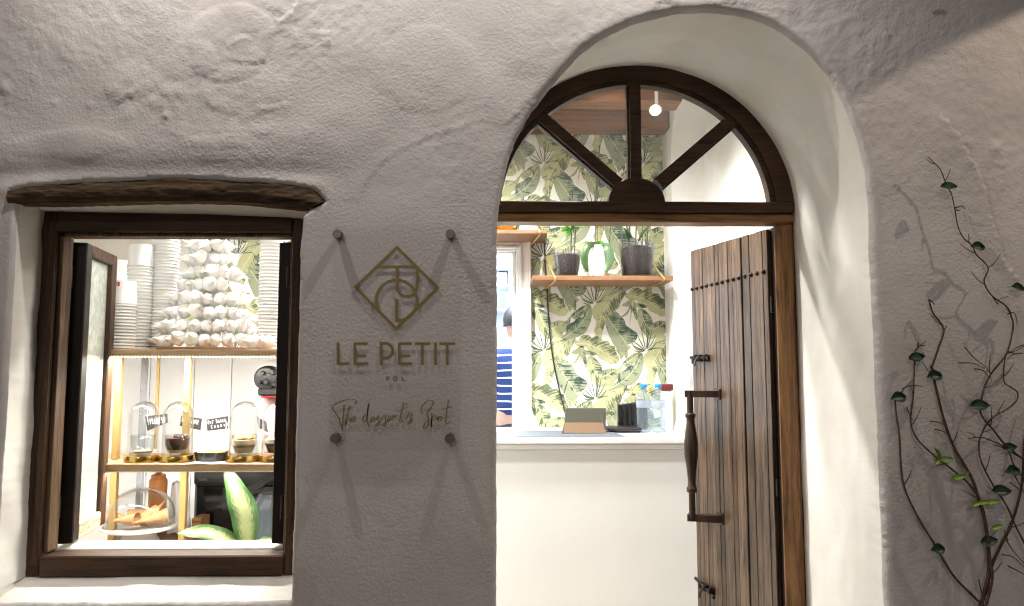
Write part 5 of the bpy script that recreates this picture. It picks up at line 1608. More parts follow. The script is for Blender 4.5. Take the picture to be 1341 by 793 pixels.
m.grid(lambda u, v: hc + Vector((.094 * math.sin(PI * u * .62) * math.cos(2 * PI * v), .104 * math.sin(PI * u * .62) * math.sin(2 * PI * v) - .006, .118 * math.cos(PI * u * .62))), 12, 20)
m.build('hair', M['hair'], per, smooth=True)
for s_ in (-1, 1):
    m = MB(); m.lathe([(0, -.008), (.016, -.004), (.019, .004), (.012, .009), (0, .008)], hc + Vector((s_ * .092, .01, -.03)), 12, Matrix.Rotation(R(90), 3, 'Y'), cap=False); m.build('ear', M['skin'], per, smooth=True)

# ------------------------------------------------------------------ room lamps
def downlight(x, y, z, energy, label, aim=None, cone=130, col=(1.0, .972, .93), glow=30, r=.035):
    t = thing('ceiling_spotlight', label, 'spotlight', (x, y, z), 'spotlights on the shop ceiling')
    ax_ = Vector((0, 0, -1)) if aim is None else (Vector(aim) - Vector((x, y, z))).normalized()
    rot = ax_.to_track_quat('-Z', 'Y').to_matrix()
    m = MB(); m.lathe([(r, 0), (r * 1.15, .002), (r * 1.15, .09), (r * .6, .10), (0, .10)], (x, y, z), 24, rot, cap=False); m.build('housing', M['white_gloss'], t, smooth=40)
    m = MB(); m.lathe([(0, .004), (r * .95, .004), (r * .95, .012)], (x, y, z), 24, rot, cap=False); m.build('lens', emit('lit_lens', (1, .98, .94), glow), t)
    m = MB(); top = Vector((x, y, z)) - ax_ * .09; m.tube([top, (top.x, top.y, max(CZ, z + .12))], .008, 8); m.build('stem', M['white_gloss'], t)
    d = bpy.data.lights.new('spotlight_beam', 'SPOT'); d.energy = energy; d.color = col; d.spot_size = R(cone); d.spot_blend = .7; d.shadow_soft_size = .05
    o = bpy.data.objects.new('spotlight_beam', d); COL.objects.link(o); o.parent = t
    o.location = ax_ * .012
    o.rotation_euler = ax_.to_track_quat('-Z', 'Y').to_euler()
ql = P(858, 144, 3.15)
downlight(ql.x, 3.15, ql.z, 50, 'lit spotlight shining through the fanlight glass', (.10, 1.2, EYE + .35), 150, glow=90, r=.022)
downlight(.35, 2.95, CZ - .12, 190, 'spotlight over the counter aimed at the leafy wallpaper', (.35, 3.75, 1.35), 130)
downlight(.45, 2.72, CZ - .12, 92, 'spotlight near the doorway aimed at the counter front', (.35, 3.3, .8), 140)
downlight(-.30, 3.05, CZ - .12, 200, 'spotlight between doorway and window aimed down', (-.2, 3.2, .5), 155)
downlight(-1.05, 2.72, CZ - .12, 55, 'spotlight above the dessert display', (-1.0, 2.62, 1.3), 150)
downlight(-1.5, 3.35, CZ - .12, 230, 'spotlight behind the dessert display', (-1.2, 3.3, .9), 150)
kl = thing('kitchen_ceiling_light', 'square cool white ceiling light of the kitchen', 'ceiling light', (-.2, 5.2, 2.86))
m = MB(); m.box(-.5, .1, 4.9, 5.5, 2.86, 2.899, .004); m.build('housing', M['white_gloss'], kl)
d = bpy.data.lights.new('kitchen_light', 'AREA'); d.energy = 130; d.size = .55; d.color = (.80, .90, 1.0)
o = bpy.data.objects.new('kitchen_light', d); COL.objects.link(o); o.parent = kl; o.location = (0, 0, -.004)
# ------------------------------------------------------------------ dessert display behind the window
YD = 2.345                                             # front edge of the shelves
zU0, zU1 = PZ(250, 465, YD), PZ(250, 457.5, YD)        # upper shelf
zL0, zL1 = PZ(250, 616.5, YD), PZ(250, 607, YD)        # lower shelf
xs0, xs1 = -1.36, -.60
rack = thing('display_rack', 'pale oak two-shelf display rack with brass posts inside the window', 'display rack', ((xs0 + xs1) / 2, YD, FLZ))
b = MB(); b.box(xs0, xs1, YD, 2.80, zU0, zU1, .002); b.build('shelf_board', M['oak'], rack)
b = MB(); b.box(xs0, xs1, YD, 2.64, zL0, zL1, .002); b.build('shelf_board', M['oak'], rack)
for (px, Yq, wd) in ((155, 2.46, .020), (245.5, 2.46, .020), (206, 2.77, .010), (392, 2.46, .02)):
    x = PX(px, 520, Yq)
    m = MB(); m.box(x - wd / 2, x + wd / 2, Yq - wd / 2, Yq + wd / 2, zL1 + .0005, zU0 - .0005, .0015); m.build('post', M['brass_satin'], rack)
    if wd > .015:
        m = MB(); m.box(x - wd / 2, x + wd / 2, Yq - wd / 2, Yq + wd / 2, FLZ, zL0 - .0005, .0015); m.build('post', M['brass_satin'], rack)
x = PX(188, 520, 2.78); m = MB(); m.box(x - .010, x + .010, 2.77, 2.79, FLZ, zU0 - .001, .002); m.build('rear_post', simple('pale_grey_post', (.38, .39, .42), .4, .3), rack)
# LED strip: beads under the front edge
M['led'] = emit('warm_led_bead', (1.0, .80, .45), 22)
M['led_tape'] = simple('led_tape', (.8, .75, .6), .5)
strip = tag(bpy.data.objects.new('led_strip', None), 'string of tiny lit beads under the upper shelf edge'); COL.objects.link(strip); strip.parent = rack; ORIGIN[strip] = ORIGIN[rack]
m = MB(); m.box(xs0, xs1, YD + .002, YD + .010, zU0 - .003, zU0 - .0005, .0005); m.build('tape', M['led_tape'], strip)
nb = 72
bm_ = MB(); bm_.lathe([(0, -.0022), (.0016, -.0014), (.0022, 0), (.0016, .0014), (0, .0022)], (0, 0, 0), 8, cap=False)
led_me = bpy.data.meshes.new('bead'); led_me.from_pydata(bm_.v, [], bm_.f); led_me.materials.append(M['led'])
for k in range(nb):
    o = bpy.data.objects.new('bead', led_me); COL.objects.link(o); o.parent = strip
    o.location = Vector((xs0 + .005 + (xs1 - xs0 - .01) * k / (nb - 1), YD + .004, zU0 - .0052)) - ORIGIN[strip]
d = bpy.data.lights.new('led_strip_light', 'AREA'); d.shape = 'RECTANGLE'; d.size = xs1 - xs0; d.size_y = .01; d.energy = 15.0; d.color = (1.0, .95, .86)
o = bpy.data.objects.new('led_strip_light', d); COL.objects.link(o); o.parent = strip; o.location = Vector(((xs0 + xs1) / 2, YD + .014, zU0 - .006)) - ORIGIN[strip]

# added fill strip, unseen under the lower shelf, brightens the things below
fill_strip = bpy.data.objects.new('led_strip', None); COL.objects.link(fill_strip); fill_strip.parent = rack; ORIGIN[fill_strip] = ORIGIN[rack]
m = MB(); m.box(xs0, xs1, YD + .004, YD + .014, zL0 - .004, zL0 - .0005, .0005); m.build('tape', M['led_tape'], fill_strip)
d = bpy.data.lights.new('led_strip_light', 'AREA'); d.shape = 'RECTANGLE'; d.size = xs1 - xs0; d.size_y = .01; d.energy = 3.5; d.color = (1.0, .93, .80)
o = bpy.data.objects.new('led_strip_light', d); COL.objects.link(o); o.parent = fill_strip; o.location = Vector(((xs0 + xs1) / 2, YD + .009, zL0 - .006)) - ORIGIN[fill_strip]

# added fill light: unseen bar behind the window head, brightens the display
lbz = zi1 + .045
lb_ = thing('fill_bar', 'added unseen fill bar inside the window head above the display', 'light bar', (-.92, 2.15, lbz))
m = MB(); m.box(-1.19, -.60, 2.135, 2.165, lbz, lbz + .02, .002); m.build('channel', M['white_gloss'], lb_)
m = MB(); m.box(-1.18, -.61, 2.14, 2.16, lbz - .004, lbz - .0005, .001); m.build('diffuser', emit('fill_bar_diffuser', (1, .97, .9), 6), lb_)
d = bpy.data.lights.new('fill_bar_light', 'AREA'); d.shape = 'RECTANGLE'; d.size = .56; d.size_y = .02; d.energy = 1.8; d.color = (1.0, .96, .89)
o = bpy.data.objects.new('fill_bar_light', d); COL.objects.link(o); o.parent = lb_; o.location = (.02, .0, -.006); o.rotation_euler = (R(38), 0, 0)

# ---- stacks of paper cups and lids on the upper shelf
M['cup'] = simple('white_paper_cup', (.84, .84, .82), .45, 0, .02, 30)
M['red'] = simple('red_sticker_print', (.55, .03, .04), .5)
M['blue'] = simple('blue_sticker_print', (.03, .12, .42), .5)
def cup_stack(px, Yq, r, ptop, pitch, label, closed=False, sticker=False):
    q = P(px, 400, Yq)
    H = PZ(px, ptop, Yq) - zU1 - .002
    t = thing('cup_stack', label, 'cup stack', (q.x, Yq, zU1), 'stacks of white cups in the window')
    hcup = .075 if closed else pitch * 1.4
    n = max(2, int((H - hcup) / pitch))
    c_ = MB(); c_.lathe([(r * .93, .0), (r * .93, pitch * .30), (r, pitch * .36), (r * 1.012, pitch * .50), (r, pitch * .64), (r * .95, pitch * .7), (r * .93, pitch * 1.0)], (0, 0, 0), 28, cap=False)
    me = bpy.data.meshes.new('cup_rim'); me.from_pydata(c_.v, [], c_.f); me.materials.append(M['cup']); me.polygons.foreach_set('use_smooth', [True] * len(me.polygons))
    for k in range(n):
        o = bpy.data.objects.new('cup', me); COL.objects.link(o); o.parent = t
        o.location = (random.uniform(-.0010, .0010), random.uniform(-.001, .001), .0008 + k * pitch)
        o.rotation_euler = (0, 0, random.uniform(0, 6))
    z = zU1 + n * pitch + .001
    m = MB()
    if closed: m.lathe([(r, 0), (r, .004), (r * .97, .006), (r * .90, hcup * .9), (r * .86, hcup), (0, hcup)], (q.x, Yq, z), 32, cap=False)
    else: m.lathe([(r * .93, 0), (r, pitch * .3), (r, pitch * .7), (r * .9, pitch), (0, pitch)], (q.x, Yq, z), 32, cap=False)
    m.build('top_cup', M['cup'], t, smooth=40)
    if sticker:
        zc_ = z + hcup * .84
        for (mat_, s_) in ((M['blue'], -1), (M['red'], 1)):
            m = MB()
            m.grid(lambda u, v: (q.x + (r * .915) * math.sin(R(-6) + s_ * R(2 + 11 * u)), Yq - (r * .915) * math.cos(R(-6) + s_ * R(2 + 11 * u)) , zc_ - .007 + .014 * v), 4, 1)
            m.build('sticker', mat_, t)
cup_stack(161.5, 2.425, .0415, 366, .0105, 'front stack of ribbed white cups with red and blue sticker', True, True)
cup_stack(182, 2.55, .043, 318, .0115, 'tall stack of ribbed cups just behind the stickered stack', True)
cup_stack(214, 2.60, .047, 300, .0115, 'tall stack of ribbed lids between other cups and meringues')
cup_stack(151, 2.60, .040, 340, .0105, 'rear stack of cups with its own sticker beside the open casement', True, True)
cup_stack(354, 2.50, .040, 300, .0115, 'tall stack of ribbed cups on the far side of the meringue tower')

# ---- tower of meringues
M['mer'] = [simple('white_meringue', (.90, .89, .87), .55, 0, .03, 30, .2, 60, sss=.0), simple('blush_meringue', (.83, .79, .76), .55, 0, .03, 30, .2, 60, sss=.0), simple('mint_white_meringue', (.81, .83, .80), .55, 0, .03, 30, .2, 60, sss=.0), simple('cream_meringue', (.83, .80, .73), .55, 0, .03, 30, .2, 60, sss=.0)]
M['tier'] = glass('clear_acrylic_tier', (.97, .98, .98), .9, .03, .35)
YM = 2.575
xm = PX(275.5, 400, YM)
mpp = PX(1, 400, YM) - PX(0, 400, YM)
rows = [(447, 72), (429, 66), (411, 61), (392, 55), (374, 48), (356, 43), (338, 38.5), (320, 35)]
tw = thing('tiered_stand', 'clear tiered cake stand carrying the tower of meringues', 'cake stand', (xm, YM, zU1))
def zrow(py, rad):
    return PZ(275, py + 8.5, YM - rad * .75)
tier_z = []
for i, (py, rp_) in enumerate(rows):
    rad = rp_ * mpp
    z = zU1 + .012 if i == 0 else tier_z[-1] + (PZ(275, py, YM - .1) - PZ(275, rows[i - 1][0], YM - .1))
    tier_z.append(z)
    m = MB(); rr = max(.02, rad - .018)
    m.lathe([(0, -.003), (rr, -.003), (rr + .002, -.0015), (rr, 0), (0, 0)], (xm, YM, z), 48, cap=False); m.build('tier', M['tier'], tw, smooth=40)
m = MB(); m.lathe([(.10, zU1 + .001), (.045, zU1 + .006), (.022, tier_z[-1]), (0, tier_z[-1])], (xm, YM, 0), 24, cap=False); m.build('core', M['white_mat'], tw, smooth=40)
m = MB(); m.lathe([(0, 0), (.155, 0), (.166, .006), (.168, .010), (.155, .008), (0, .008)], (xm, YM, zU1 + .0008), 48, cap=False); m.build('base_plate', simple('rose_stand_base', (.62, .42, .33), .4), tw, smooth=40)
def mer_mesh(i):
    rr = random.Random(i)
    key = [(0, 0), (.60, .01), (.92, .10), (1.02, .28), (.98, .46), (.84, .68), (.64, .90), (.44, 1.12), (.27, 1.40), (.14, 1.74), (.05, 2.10), (0.0, 2.38)]
    prof = [(max(0, p.x), p.y) for p in crom([Vector((a, b_, 0)) for a, b_ in key], 3)]
    m = MB(); seg = 30
    vs, fs = [], []
    for k in range(seg):
        a = 2 * PI * k / seg
        for (r, z) in prof:
            tw_ = 1 + (.035 + .02 * (i % 3)) * math.sin((4 + i % 3) * a + z * (3.5 + i % 2) + i) + .03 * math.sin(9 * z + i)
            bend = (.08 + .05 * (i % 4)) * max(0, z - .8) ** 2
            vs.append((r * tw_ * math.cos(a) + bend * math.cos(i), r * tw_ * math.sin(a) + bend * math.sin(i), z))
    n = len(prof)
    for k in range(seg):
        l = (k + 1) % seg
        for j in range(n - 1): fs.append((k * n + j, l * n + j, l * n + j + 1, k * n + j + 1))
    s = .0245
    me = bpy.data.meshes.new('meringue'); me.from_pydata([(a * s, b_ * s, c_ * s) for a, b_, c_ in vs], [], fs)
    me.polygons.foreach_set('use_smooth', [True] * len(me.polygons)); me.update()
    return me
mer = []
for i in range(8):
    me = mer_mesh(i); me.materials.append(M['mer'][(0, 0, 1, 2, 0, 3, 0, 1)[i]]); mer.append(me)
rm = random.Random(9)
ords = ['bottom', 'second', 'third', 'fourth', 'fifth', 'sixth', 'seventh', 'top']
ORD = ['first', 'second', 'third', 'fourth', 'fifth', 'sixth', 'seventh', 'eighth', 'ninth', 'tenth', 'eleventh', 'twelfth', 'thirteenth', 'fourteenth', 'fifteenth', 'sixteenth', 'seventeenth', 'eighteenth', 'nineteenth', 'twentieth']
for i, (py, rp_) in enumerate(rows):
    row_objs = []
    rad = rp_ * mpp
    circ = 2 * PI * max(.03, rad - .022)
    n = max(5, int(circ / .0425))
    for k in range(n):
        a = 2 * PI * (k + .5 * (i % 2) + rm.uniform(-.12, .12)) / n
        if math.sin(a) > .32: continue          # hidden behind the tower
        o = bpy.data.objects.new('meringue', mer[rm.randrange(8)]); COL.objects.link(o)
        d_ = Vector((math.cos(a), math.sin(a), 0))
        tilt = rm.uniform(-.25, .45)
        if i == 0: tilt = rm.uniform(-.05, .5)
        dr = (d_ + Vector((rm.uniform(-.55, .55), rm.uniform(-.55, .55), tilt))).normalized()
        o.rotation_euler = dr.to_track_quat('Z', 'Y').to_euler()
        sc_ = rm.uniform(.80, 1.08); o.scale = (sc_,) * 3
        o.location = Vector((xm, YM, tier_z[i] + .0235 * sc_)) + d_ * (rad - .040)
        row_objs.append(o)
    row_objs.sort(key=lambda q_: q_.location.x)
    for k, o in enumerate(row_objs):
        tag(o, 'swirled meringue, %s from the left on the %s tier of the meringue tower' % (ORD[k], ords[i]), 'meringue', 'meringues on the tiered tower')
for (px, py, wh) in ((331, 447, 'nearest the tower'), (343, 448, 'in the middle of three'), (352, 449, 'nearest the dark casement')):
    o = bpy.data.objects.new('meringue', mer[(px) % 8]); COL.objects.link(o)
    q = P(px, py, 2.46); o.rotation_euler = Vector((rm.uniform(-.5, .5), -1, .15)).to_track_quat('Z', 'Y').to_euler()
    o.location = (q.x, 2.46, zU1 + .0245); tag(o, 'loose swirled meringue lying on the upper shelf, ' + wh, 'meringue', 'meringues on the tiered tower')

# ---- glass domes with desserts on the lower shelf
M['dome'] = glass('clear_dome_glass', (.975, .98, .98), 1.0, .02, .85)
M['tumbler'] = glass('clear_tumbler_glass', (.95, .96, .96), 1.0, .02, .8)
M['choc'] = simple('chocolate_mousse', (.075, .030, .016), .5, 0, .25, 90, .3, 200)
M['choc_top'] = simple('dark_cherries', (.022, .010, .010), .35, 0, .4, 90)
M['creamy'] = simple('vanilla_cream', (.72, .58, .38), .6, 0, .08, 60, .3, 150)
M['biscuit'] = simple('baked_crumble', (.60, .32, .10), .8, 0, .35, 120, .8, 200)
M['caramel'] = simple('caramel_layer', (.42, .22, .09), .5, 0, .2, 80)
YO = 2.405
def dome(px, label, glass_label, layers, top, topmat):
    x = PX(px, 590, YO)
    t = thing('glass_dome', label, 'dome', (x, YO, zL1), 'glass domes along the lower shelf')
    m = MB(); m.lathe([(0, .001), (.0525, .001), (.0535, .003), (.0535, .019), (.0525, .021), (0, .021)], (x, YO, zL1), 48, cap=False); m.build('brass_base', M['brass'], t, smooth=40)
    m = MB()
    H = PZ(px, 525, YO) - zL1; r = .046
    prof = [(r, .0215), (r, H - r)] + [(r * math.cos(R(a)), H - r + r * math.sin(R(a))) for a in range(6, 91, 7)] + [(0, H)]
    pin = [(max(0, a - .0022), min(z, H - .0022)) for a, z in prof[::-1]]
    m.lathe(prof + pin, (x, YO, zL1), 48, cap=False); m.build('cloche', M['dome'], t, smooth=True)
    g_ = thing('dessert_glass', glass_label, 'dessert glass', (x, YO, zL1 + .0215), 'desserts under glass domes')
    m = MB(); m.lathe([(0, .002), (.020, .001), (.028, .006), (.036, .030), (.038, .062), (.0365, .062), (.0345, .030), (.026, .008), (0, .005)], (x, YO, zL1 + .0215), 36, cap=False); m.build('tumbler', M['tumbler'], g_, smooth=True)
    z = .0065; rr = lambda z_: min(.0358, .0255 + (z_ - .006) * .36)
    for (mt, hgt) in layers:
        m = MB(); m.lathe([(0, z), (rr(z), z), (rr(z + hgt * .5), z + hgt * .5), (rr(z + hgt), z + hgt), (0, z + hgt + .001)], (x, YO, zL1 + .0215), 30, cap=False, wob=.004); m.build('layer', mt, g_, smooth=40); z += hgt + .0004
    for k in range(top):
        a = rm.uniform(0, 6.28); q = rm.uniform(0, .028)
        m = MB(); s_ = rm.uniform(.004, .0085)
        m.lathe([(0, -s_ * .8), (s_ * .8, -s_ * .3), (s_, .2 * s_), (s_ * .5, s_ * .8), (0, s_ * .9)], (x + q * math.cos(a), YO + q * math.sin(a), zL1 + .0215 + z + s_ * .5), 7, Matrix.Rotation(rm.uniform(0, 2), 3, 'X'), cap=False); m.build('topping', topmat, g_)
dome(187, 'glass dome on brass base nearest the open casement', 'almost empty clear glass with a thin cream layer under the first dome', [(M['creamy'], .006)], 0, M['creamy'])
dome(232, 'glass dome over the chocolate dessert, beside the foil tray', 'clear glass of brown chocolate mousse topped with dark cherries', [(M['creamy'], .010), (M['choc'], .036)], 16, M['choc_top'])
dome(319.5, 'glass dome over the crumble dessert, beside the foil tray', 'clear glass of layered cream topped with golden crumble', [(M['creamy'], .016), (M['caramel'], .008), (M['creamy'], .016)], 46, M['biscuit'])
dome(362, 'glass dome half hidden behind the dark window casement', 'clear glass of brown coffee dessert half hidden by the casement', [(M['choc'], .030), (M['creamy'], .012)], 0, M['creamy'])
# foil tray with a tart
xt = PX(276.5, 598, YO)
t = thing('foil_tray', 'black oval foil tray holding a baked cookie between the domes', 'tray', (xt, YO, zL1))
m = MB()
def tray(u, v):
    a = 2 * PI * v
    k = .86 + .14 * u
    fl = 1 + .02 * math.sin(a * 26) * (u > .1)
    return Vector((xt + .050 * k * fl * math.copysign(abs(math.cos(a)) ** .7, math.cos(a)), YO + .034 * k * fl * math.copysign(abs(math.sin(a)) ** .7, math.sin(a)), zL1 + .002 + .028 * u))
m.grid(tray, 4, 104); m.build('tray_wall', M['black'], t)
m = MB(); m.grid(lambda u, v: Vector((xt + .046 * u * math.copysign(abs(math.cos(2 * PI * v)) ** .8, math.cos(2 * PI * v)), YO + .031 * u * math.copysign(abs(math.sin(2 * PI * v)) ** .8, math.sin(2 * PI * v)), zL1 + .027 + .008 * (1 - u ** 3) + .002 * math.sin(u * 23 + v * 37))), 10, 40); m.build('cookie', simple('baked_cookie', (.36, .17, .06), .8, 0, .6, 70, 1.0, 120), t, smooth=True)
m = MB(); m.prism([Vector((PX(250, 606, YO - .055), YO - .065, zL1 + .0008)), Vector((PX(290, 606, YO - .05), YO - .055, zL1 + .0008)), Vector((PX(296, 606, YO), YO + .02, zL1 + .0008)), Vector((PX(258, 606, YO), YO + .02, zL1 + .0008))], (0, 0, .0006))
tag(m.build('paper_sheet', M['white_mat'], base=(xt, YO - .04, zL1)), 'white paper sheet sticking out under the foil tray', 'paper')

# ---- blackboard price flags with chalk handwriting
M['slate'] = simple('black_chalk_card', (.022, .020, .019), .7, 0, .2)
M['chalk'] = simple('white_chalk_ink', (.80, .80, .78), .8)
GLY = {'T': [[(0, 1), (.8, 1)], [(.4, 1), (.35, 0)]], 'I': [[(.25, .8), (.25, 0)]], 'R': [[(.1, 0), (.1, .8), (.5, .75), (.5, .45), (.1, .4), (.6, 0)]], 'A': [[(0, 0), (.35, .85), (.65, 0)], [(.12, .3), (.55, .3)]],
       'M': [[(0, 0), (.1, .85), (.4, .3), (.65, .85), (.75, 0)]], 'S': [[(.55, .75), (.25, .85), (.1, .6), (.5, .35), (.45, .08), (.05, .05)]], 'U': [[(.05, .85), (.1, .1), (.45, .05), (.55, .85)]], 'P': [[(.1, 0), (.1, 1), (.6, .9), (.6, .55), (.1, .5)]],
       'O': [[(.3, .85), (.05, .5), (.25, .05), (.55, .35), (.3, .85)]], 'F': [[(.1, 0), (.1, .85), (.6, .85)], [(.1, .45), (.45, .45)]], 'E': [[(.55, .85), (.1, .85), (.1, .02), (.55, .02)], [(.1, .45), (.45, .45)]], 'L': [[(.1, .9), (.1, 0), (.55, 0)]],
       'N': [[(.05, 0), (.1, .95), (.5, .05), (.6, 1)]], 'B': [[(.1, 0), (.1, .95), (.5, .85), (.45, .55), (.1, .5), (.6, .3), (.5, .02), (.1, 0)]], 'D': [[(.1, 0), (.1, .85), (.5, .7), (.5, .2), (.1, 0)]], 'C': [[(.55, .75), (.25, .85), (.05, .45), (.25, .03), (.55, .1)]], 'K': [[(.1, .9), (.1, 0)], [(.55, .85), (.12, .4), (.55, 0)]]}
def flag(corners, lines, label, Yq, stick):
    c = [P(a, b_, Yq + dy) for (a, b_), dy in zip(corners, (0, .012, .012, 0))]
    t = thing('price_flag', label, 'price tag', (c[3].x, Yq, zL1), 'black handwritten flags between the domes')
    nrm_ = (c[1] - c[0]).cross(c[3] - c[0]).normalized()
    if nrm_.y > 0: nrm_ = -nrm_
    m = MB(); m.prism(c, -nrm_ * .0015); m.build('card', M['slate'], t)
    sx_, sy_ = stick
    q = P(sx_, sy_, Yq + .006); m = MB(); m.tube([q + Vector((0, .003, .01)), Vector((q.x, q.y + .003, zL1 + .001))], .0016, 6); m.build('stick', M['white_mat'], t)
    U = (c[1] - c[0]); Vv = (c[3] - c[0])
    m = MB()
    nl = len(lines)
    for li, tx in enumerate(lines):
        adv = .84 / max(6, len(tx)); x0_ = .06 + (.12 if li else 0)
        hgt = .5 / nl + (.06 if nl == 1 else .05)
        for ci, ch in enumerate(tx):
            if ch == ' ': continue
            big_ = 1.25 if ci == 0 or (tx[ci - 1] == ' ') else .92
            for s_ in GLY[ch]:
                pts = [c[0] + U * (x0_ + adv * (ci + .9 * a)) + Vv * ((.10 + (li + .82) * (.82 / nl)) - b_ * hgt * big_ * .9 - (.0 if nl > 1 else .18)) + nrm_ * .0004 for a, b_ in s_]
                m.ribbon(pts, .0013, .0003, nrm_)
    m.build('chalk_writing', M['chalk'], t)
flag([(190, 545), (219, 541.5), (220, 553), (193, 564)], ['TIRAMISU'], 'black flag lettered Tiramisu behind the first dome', 2.47, (200, 560))
flag([(237.5, 544), (264.5, 548), (262.5, 563), (235.5, 557.5)], ['PROFITEROLE'], 'black flag lettered Profiterole behind the chocolate dome', 2.475, (248, 558))
flag([(270, 549), (299, 544.5), (299, 561), (271.5, 564)], ['NUT BASED', 'COOKIE'], 'black two-line flag above the foil tray', 2.43, (296, 556))
flag([(337, 545), (349, 552), (351, 566), (338, 560)], [''], 'narrow black flag half seen between the last two domes', 2.48, (345, 560))
m = MB()
q0, q1 = P(266, 566, 2.40), P(274, 592, 2.395)
m.tube([q0, q1], .0016, 6); m.lathe([(0, -.002), (.005, 0), (.0055, .012), (.004, .018), (0, .018)], q0, 10, cap=False)
tag(m.build('small_spoon', M['dome'], base=q1, smooth=True), 'clear plastic spoon stuck in the baked cookie', 'spoon')

# ---- white cabinet behind, soft-serve machine, oven
YX = 2.95
M['cab'] = simple('white_cabinet_laminate', (.80, .80, .80), .35, 0, .02, 4)
cab = thing('white_cabinet', 'tall white cabinet with panel doors behind the display shelves', 'cabinet', (-1.1, YX, FLZ))
xk0, xk1 = PX(150, 500, YX), PX(420, 500, YX)
ztc = zU1 - .01
cuts = [xk0, PX(196, 500, YX), PX(254, 500, YX), PX(303, 500, YX), xk1]
for a, c_ in zip(cuts[:-1], cuts[1:]):
    m = MB(); m.box(a + .0012, c_ - .0012, YX, YX + .02, FLZ + .05, ztc, .002); m.build('door_panel', M['cab'], cab)
m = MB(); m.box(xk0, xk1, YX + .0205, YX + .30, FLZ, ztc - .004, .003); m.build('carcass', M['cab'], cab)
YI = 2.66
ssm = thing('soft_serve_machine', 'white soft-serve machine with black dispenser head beside the dark casement', 'ice cream machine', (PX(356, 530, YI), YI, zL1))
def pz(py): return PZ(350, py, YI)
m = MB()
outl = [P(330, 522, YI), P(329, 510, YI), P(331, 497, YI), P(336, 484, YI), P(343, 476, YI), P(352, 471, YI), P(400, 468, YI), P(400, 600, YI), P(346, 600, YI), P(340, 545, YI), P(333, 530, YI)]
m.prism(outl, (0, .20, 0)); m.build('housing', M['white_gloss'], ssm)
m = MB(); hc_ = P(353, 495, YI)
m.lathe([(0, -.05), (.036, -.048), (.043, -.04), (.045, -.02), (.045, .0)], (hc_.x, YI - .0, hc_.z), 32, Matrix.Rotation(R(90), 3, 'X') @ Matrix.Rotation(0, 3, 'Z') @ Matrix(((1, 0, 0), (0, 1, 0), (0, 0, -1))), cap=False); m.build('dispenser_head', M['black'], ssm, smooth=40)
M['dark_metal'] = simple('dark_polished_metal', (.10, .10, .10), .25, .9, .1)
for (a, b_, r_s) in ((345, 488, .007), (357, 487, .009), (349, 500, .010), (360, 503, .008), (341, 500, .006)):
    q = P(a, b_, YI - .055); m = MB(); m.lathe([(r_s, -.006), (r_s, .008), (r_s * .7, .012), (0, .012)], (q.x, q.y, q.z), 14, Matrix.Rotation(R(90), 3, 'X'), cap=False); m.build('knob', M['dark_metal'], ssm, smooth=40)
q = P(352, 512, YI - .04); m = MB(); m.box(q.x - .034, q.x + .05, q.y - .02, q.y + .03, q.z - .016, q.z + .012, .006); m.build('nozzle_block', M['black'], ssm)
q = P(352, 518, YI - .04); m = MB(); m.box(q.x - .024, q.x + .04, q.y - .022, q.y + .02, q.z - .006, q.z - .0005, .002); m.build('nozzle_collar', simple('red_collar', (.25, .01, .015), .4), ssm)
q = P(351, 540, YI - .004); m = MB(); m.box(q.x - .014, q.x + .05, YI - .012, YI - .0008, PZ(350, 592, YI), PZ(350, 520, YI), .003); m.build('front_strip', simple('pink_panel', (.55, .36, .37), .4), ssm)

YV2 = 2.72
ov = thing('black_oven', 'black glass-fronted oven standing below the display shelf', 'oven', (PX(290, 700, YV2), YV2, FLZ))
x0_, x1_ = PX(252, 660, YV2), PX(372, 660, YV2)
m = MB(); m.box(x0_, x1_, YV2 + .012, YV2 + .30, FLZ + .5, PZ(290, 612, YV2), .006); m.build('casing', M['black'], ov)
m = MB(); m.box(x0_ + .01, x1_ - .01, YV2, YV2 + .0115, FLZ + .52, PZ(290, 636, YV2), .004); m.build('door', simple('black_oven_glass', (.006, .006, .007), .08, 0, .05), ov)
m = MB(); m.box(x0_ + .002, x1_ - .002, YV2 - .002, YV2 + .0115, PZ(290, 634, YV2), PZ(290, 616, YV2), .004); m.build('control_panel', M['black'], ov)
m = MB(); m.box(x0_ + .02, x0_ + .05, YV2 - .003, YV2 - .0022, PZ(290, 629, YV2), PZ(290, 626, YV2), .0002); m.build('printed_mark', M['steel'], ov)
# leaning black tray
q0, q1 = P(324, 640, 2.60), P(362, 613, 2.60)
m = MB(); dd_ = (q1 - q0); m.prism([q0, q1, q1 + Vector((.0, .0, -.028)), q0 + Vector((.004, 0, -.022))], (0, .16, 0))
m.prism([q0 + Vector((-.006, -.004, .006)), q1 + Vector((0, -.004, .006)), q1 + Vector((0, -.004, -.002)), q0 + Vector((-.006, -.004, -.002))], (0, .17, 0))
for k in range(5):
    c_ = q0 + dd_ * (.25 + .15 * k) + Vector((0, -.0045, -.010)); m.lathe([(.0028, 0), (.0028, .002), (0, .002)], c_, 8, Matrix.Rotation(R(90), 3, 'X'))
tag(m.build('baking_rail', M['black'], base=q0), 'slanting black metal rail propped beside the oven', 'rail')
# pale glass jar at right bottom
q = P(352, 690, 2.62)
m = MB(); m.lathe([(0, 0), (.05, 0), (.056, .01), (.058, .13), (.04, .16), (.036, .17)], (q.x, 2.62, PZ(350, 712, 2.62)), 30, cap=False)
tag(m.build('glass_jar', M['pet'], base=(q.x, 2.62, PZ(350, 712, 2.62)), smooth=True), 'pale glass jar behind the upright variegated leaf', 'jar')

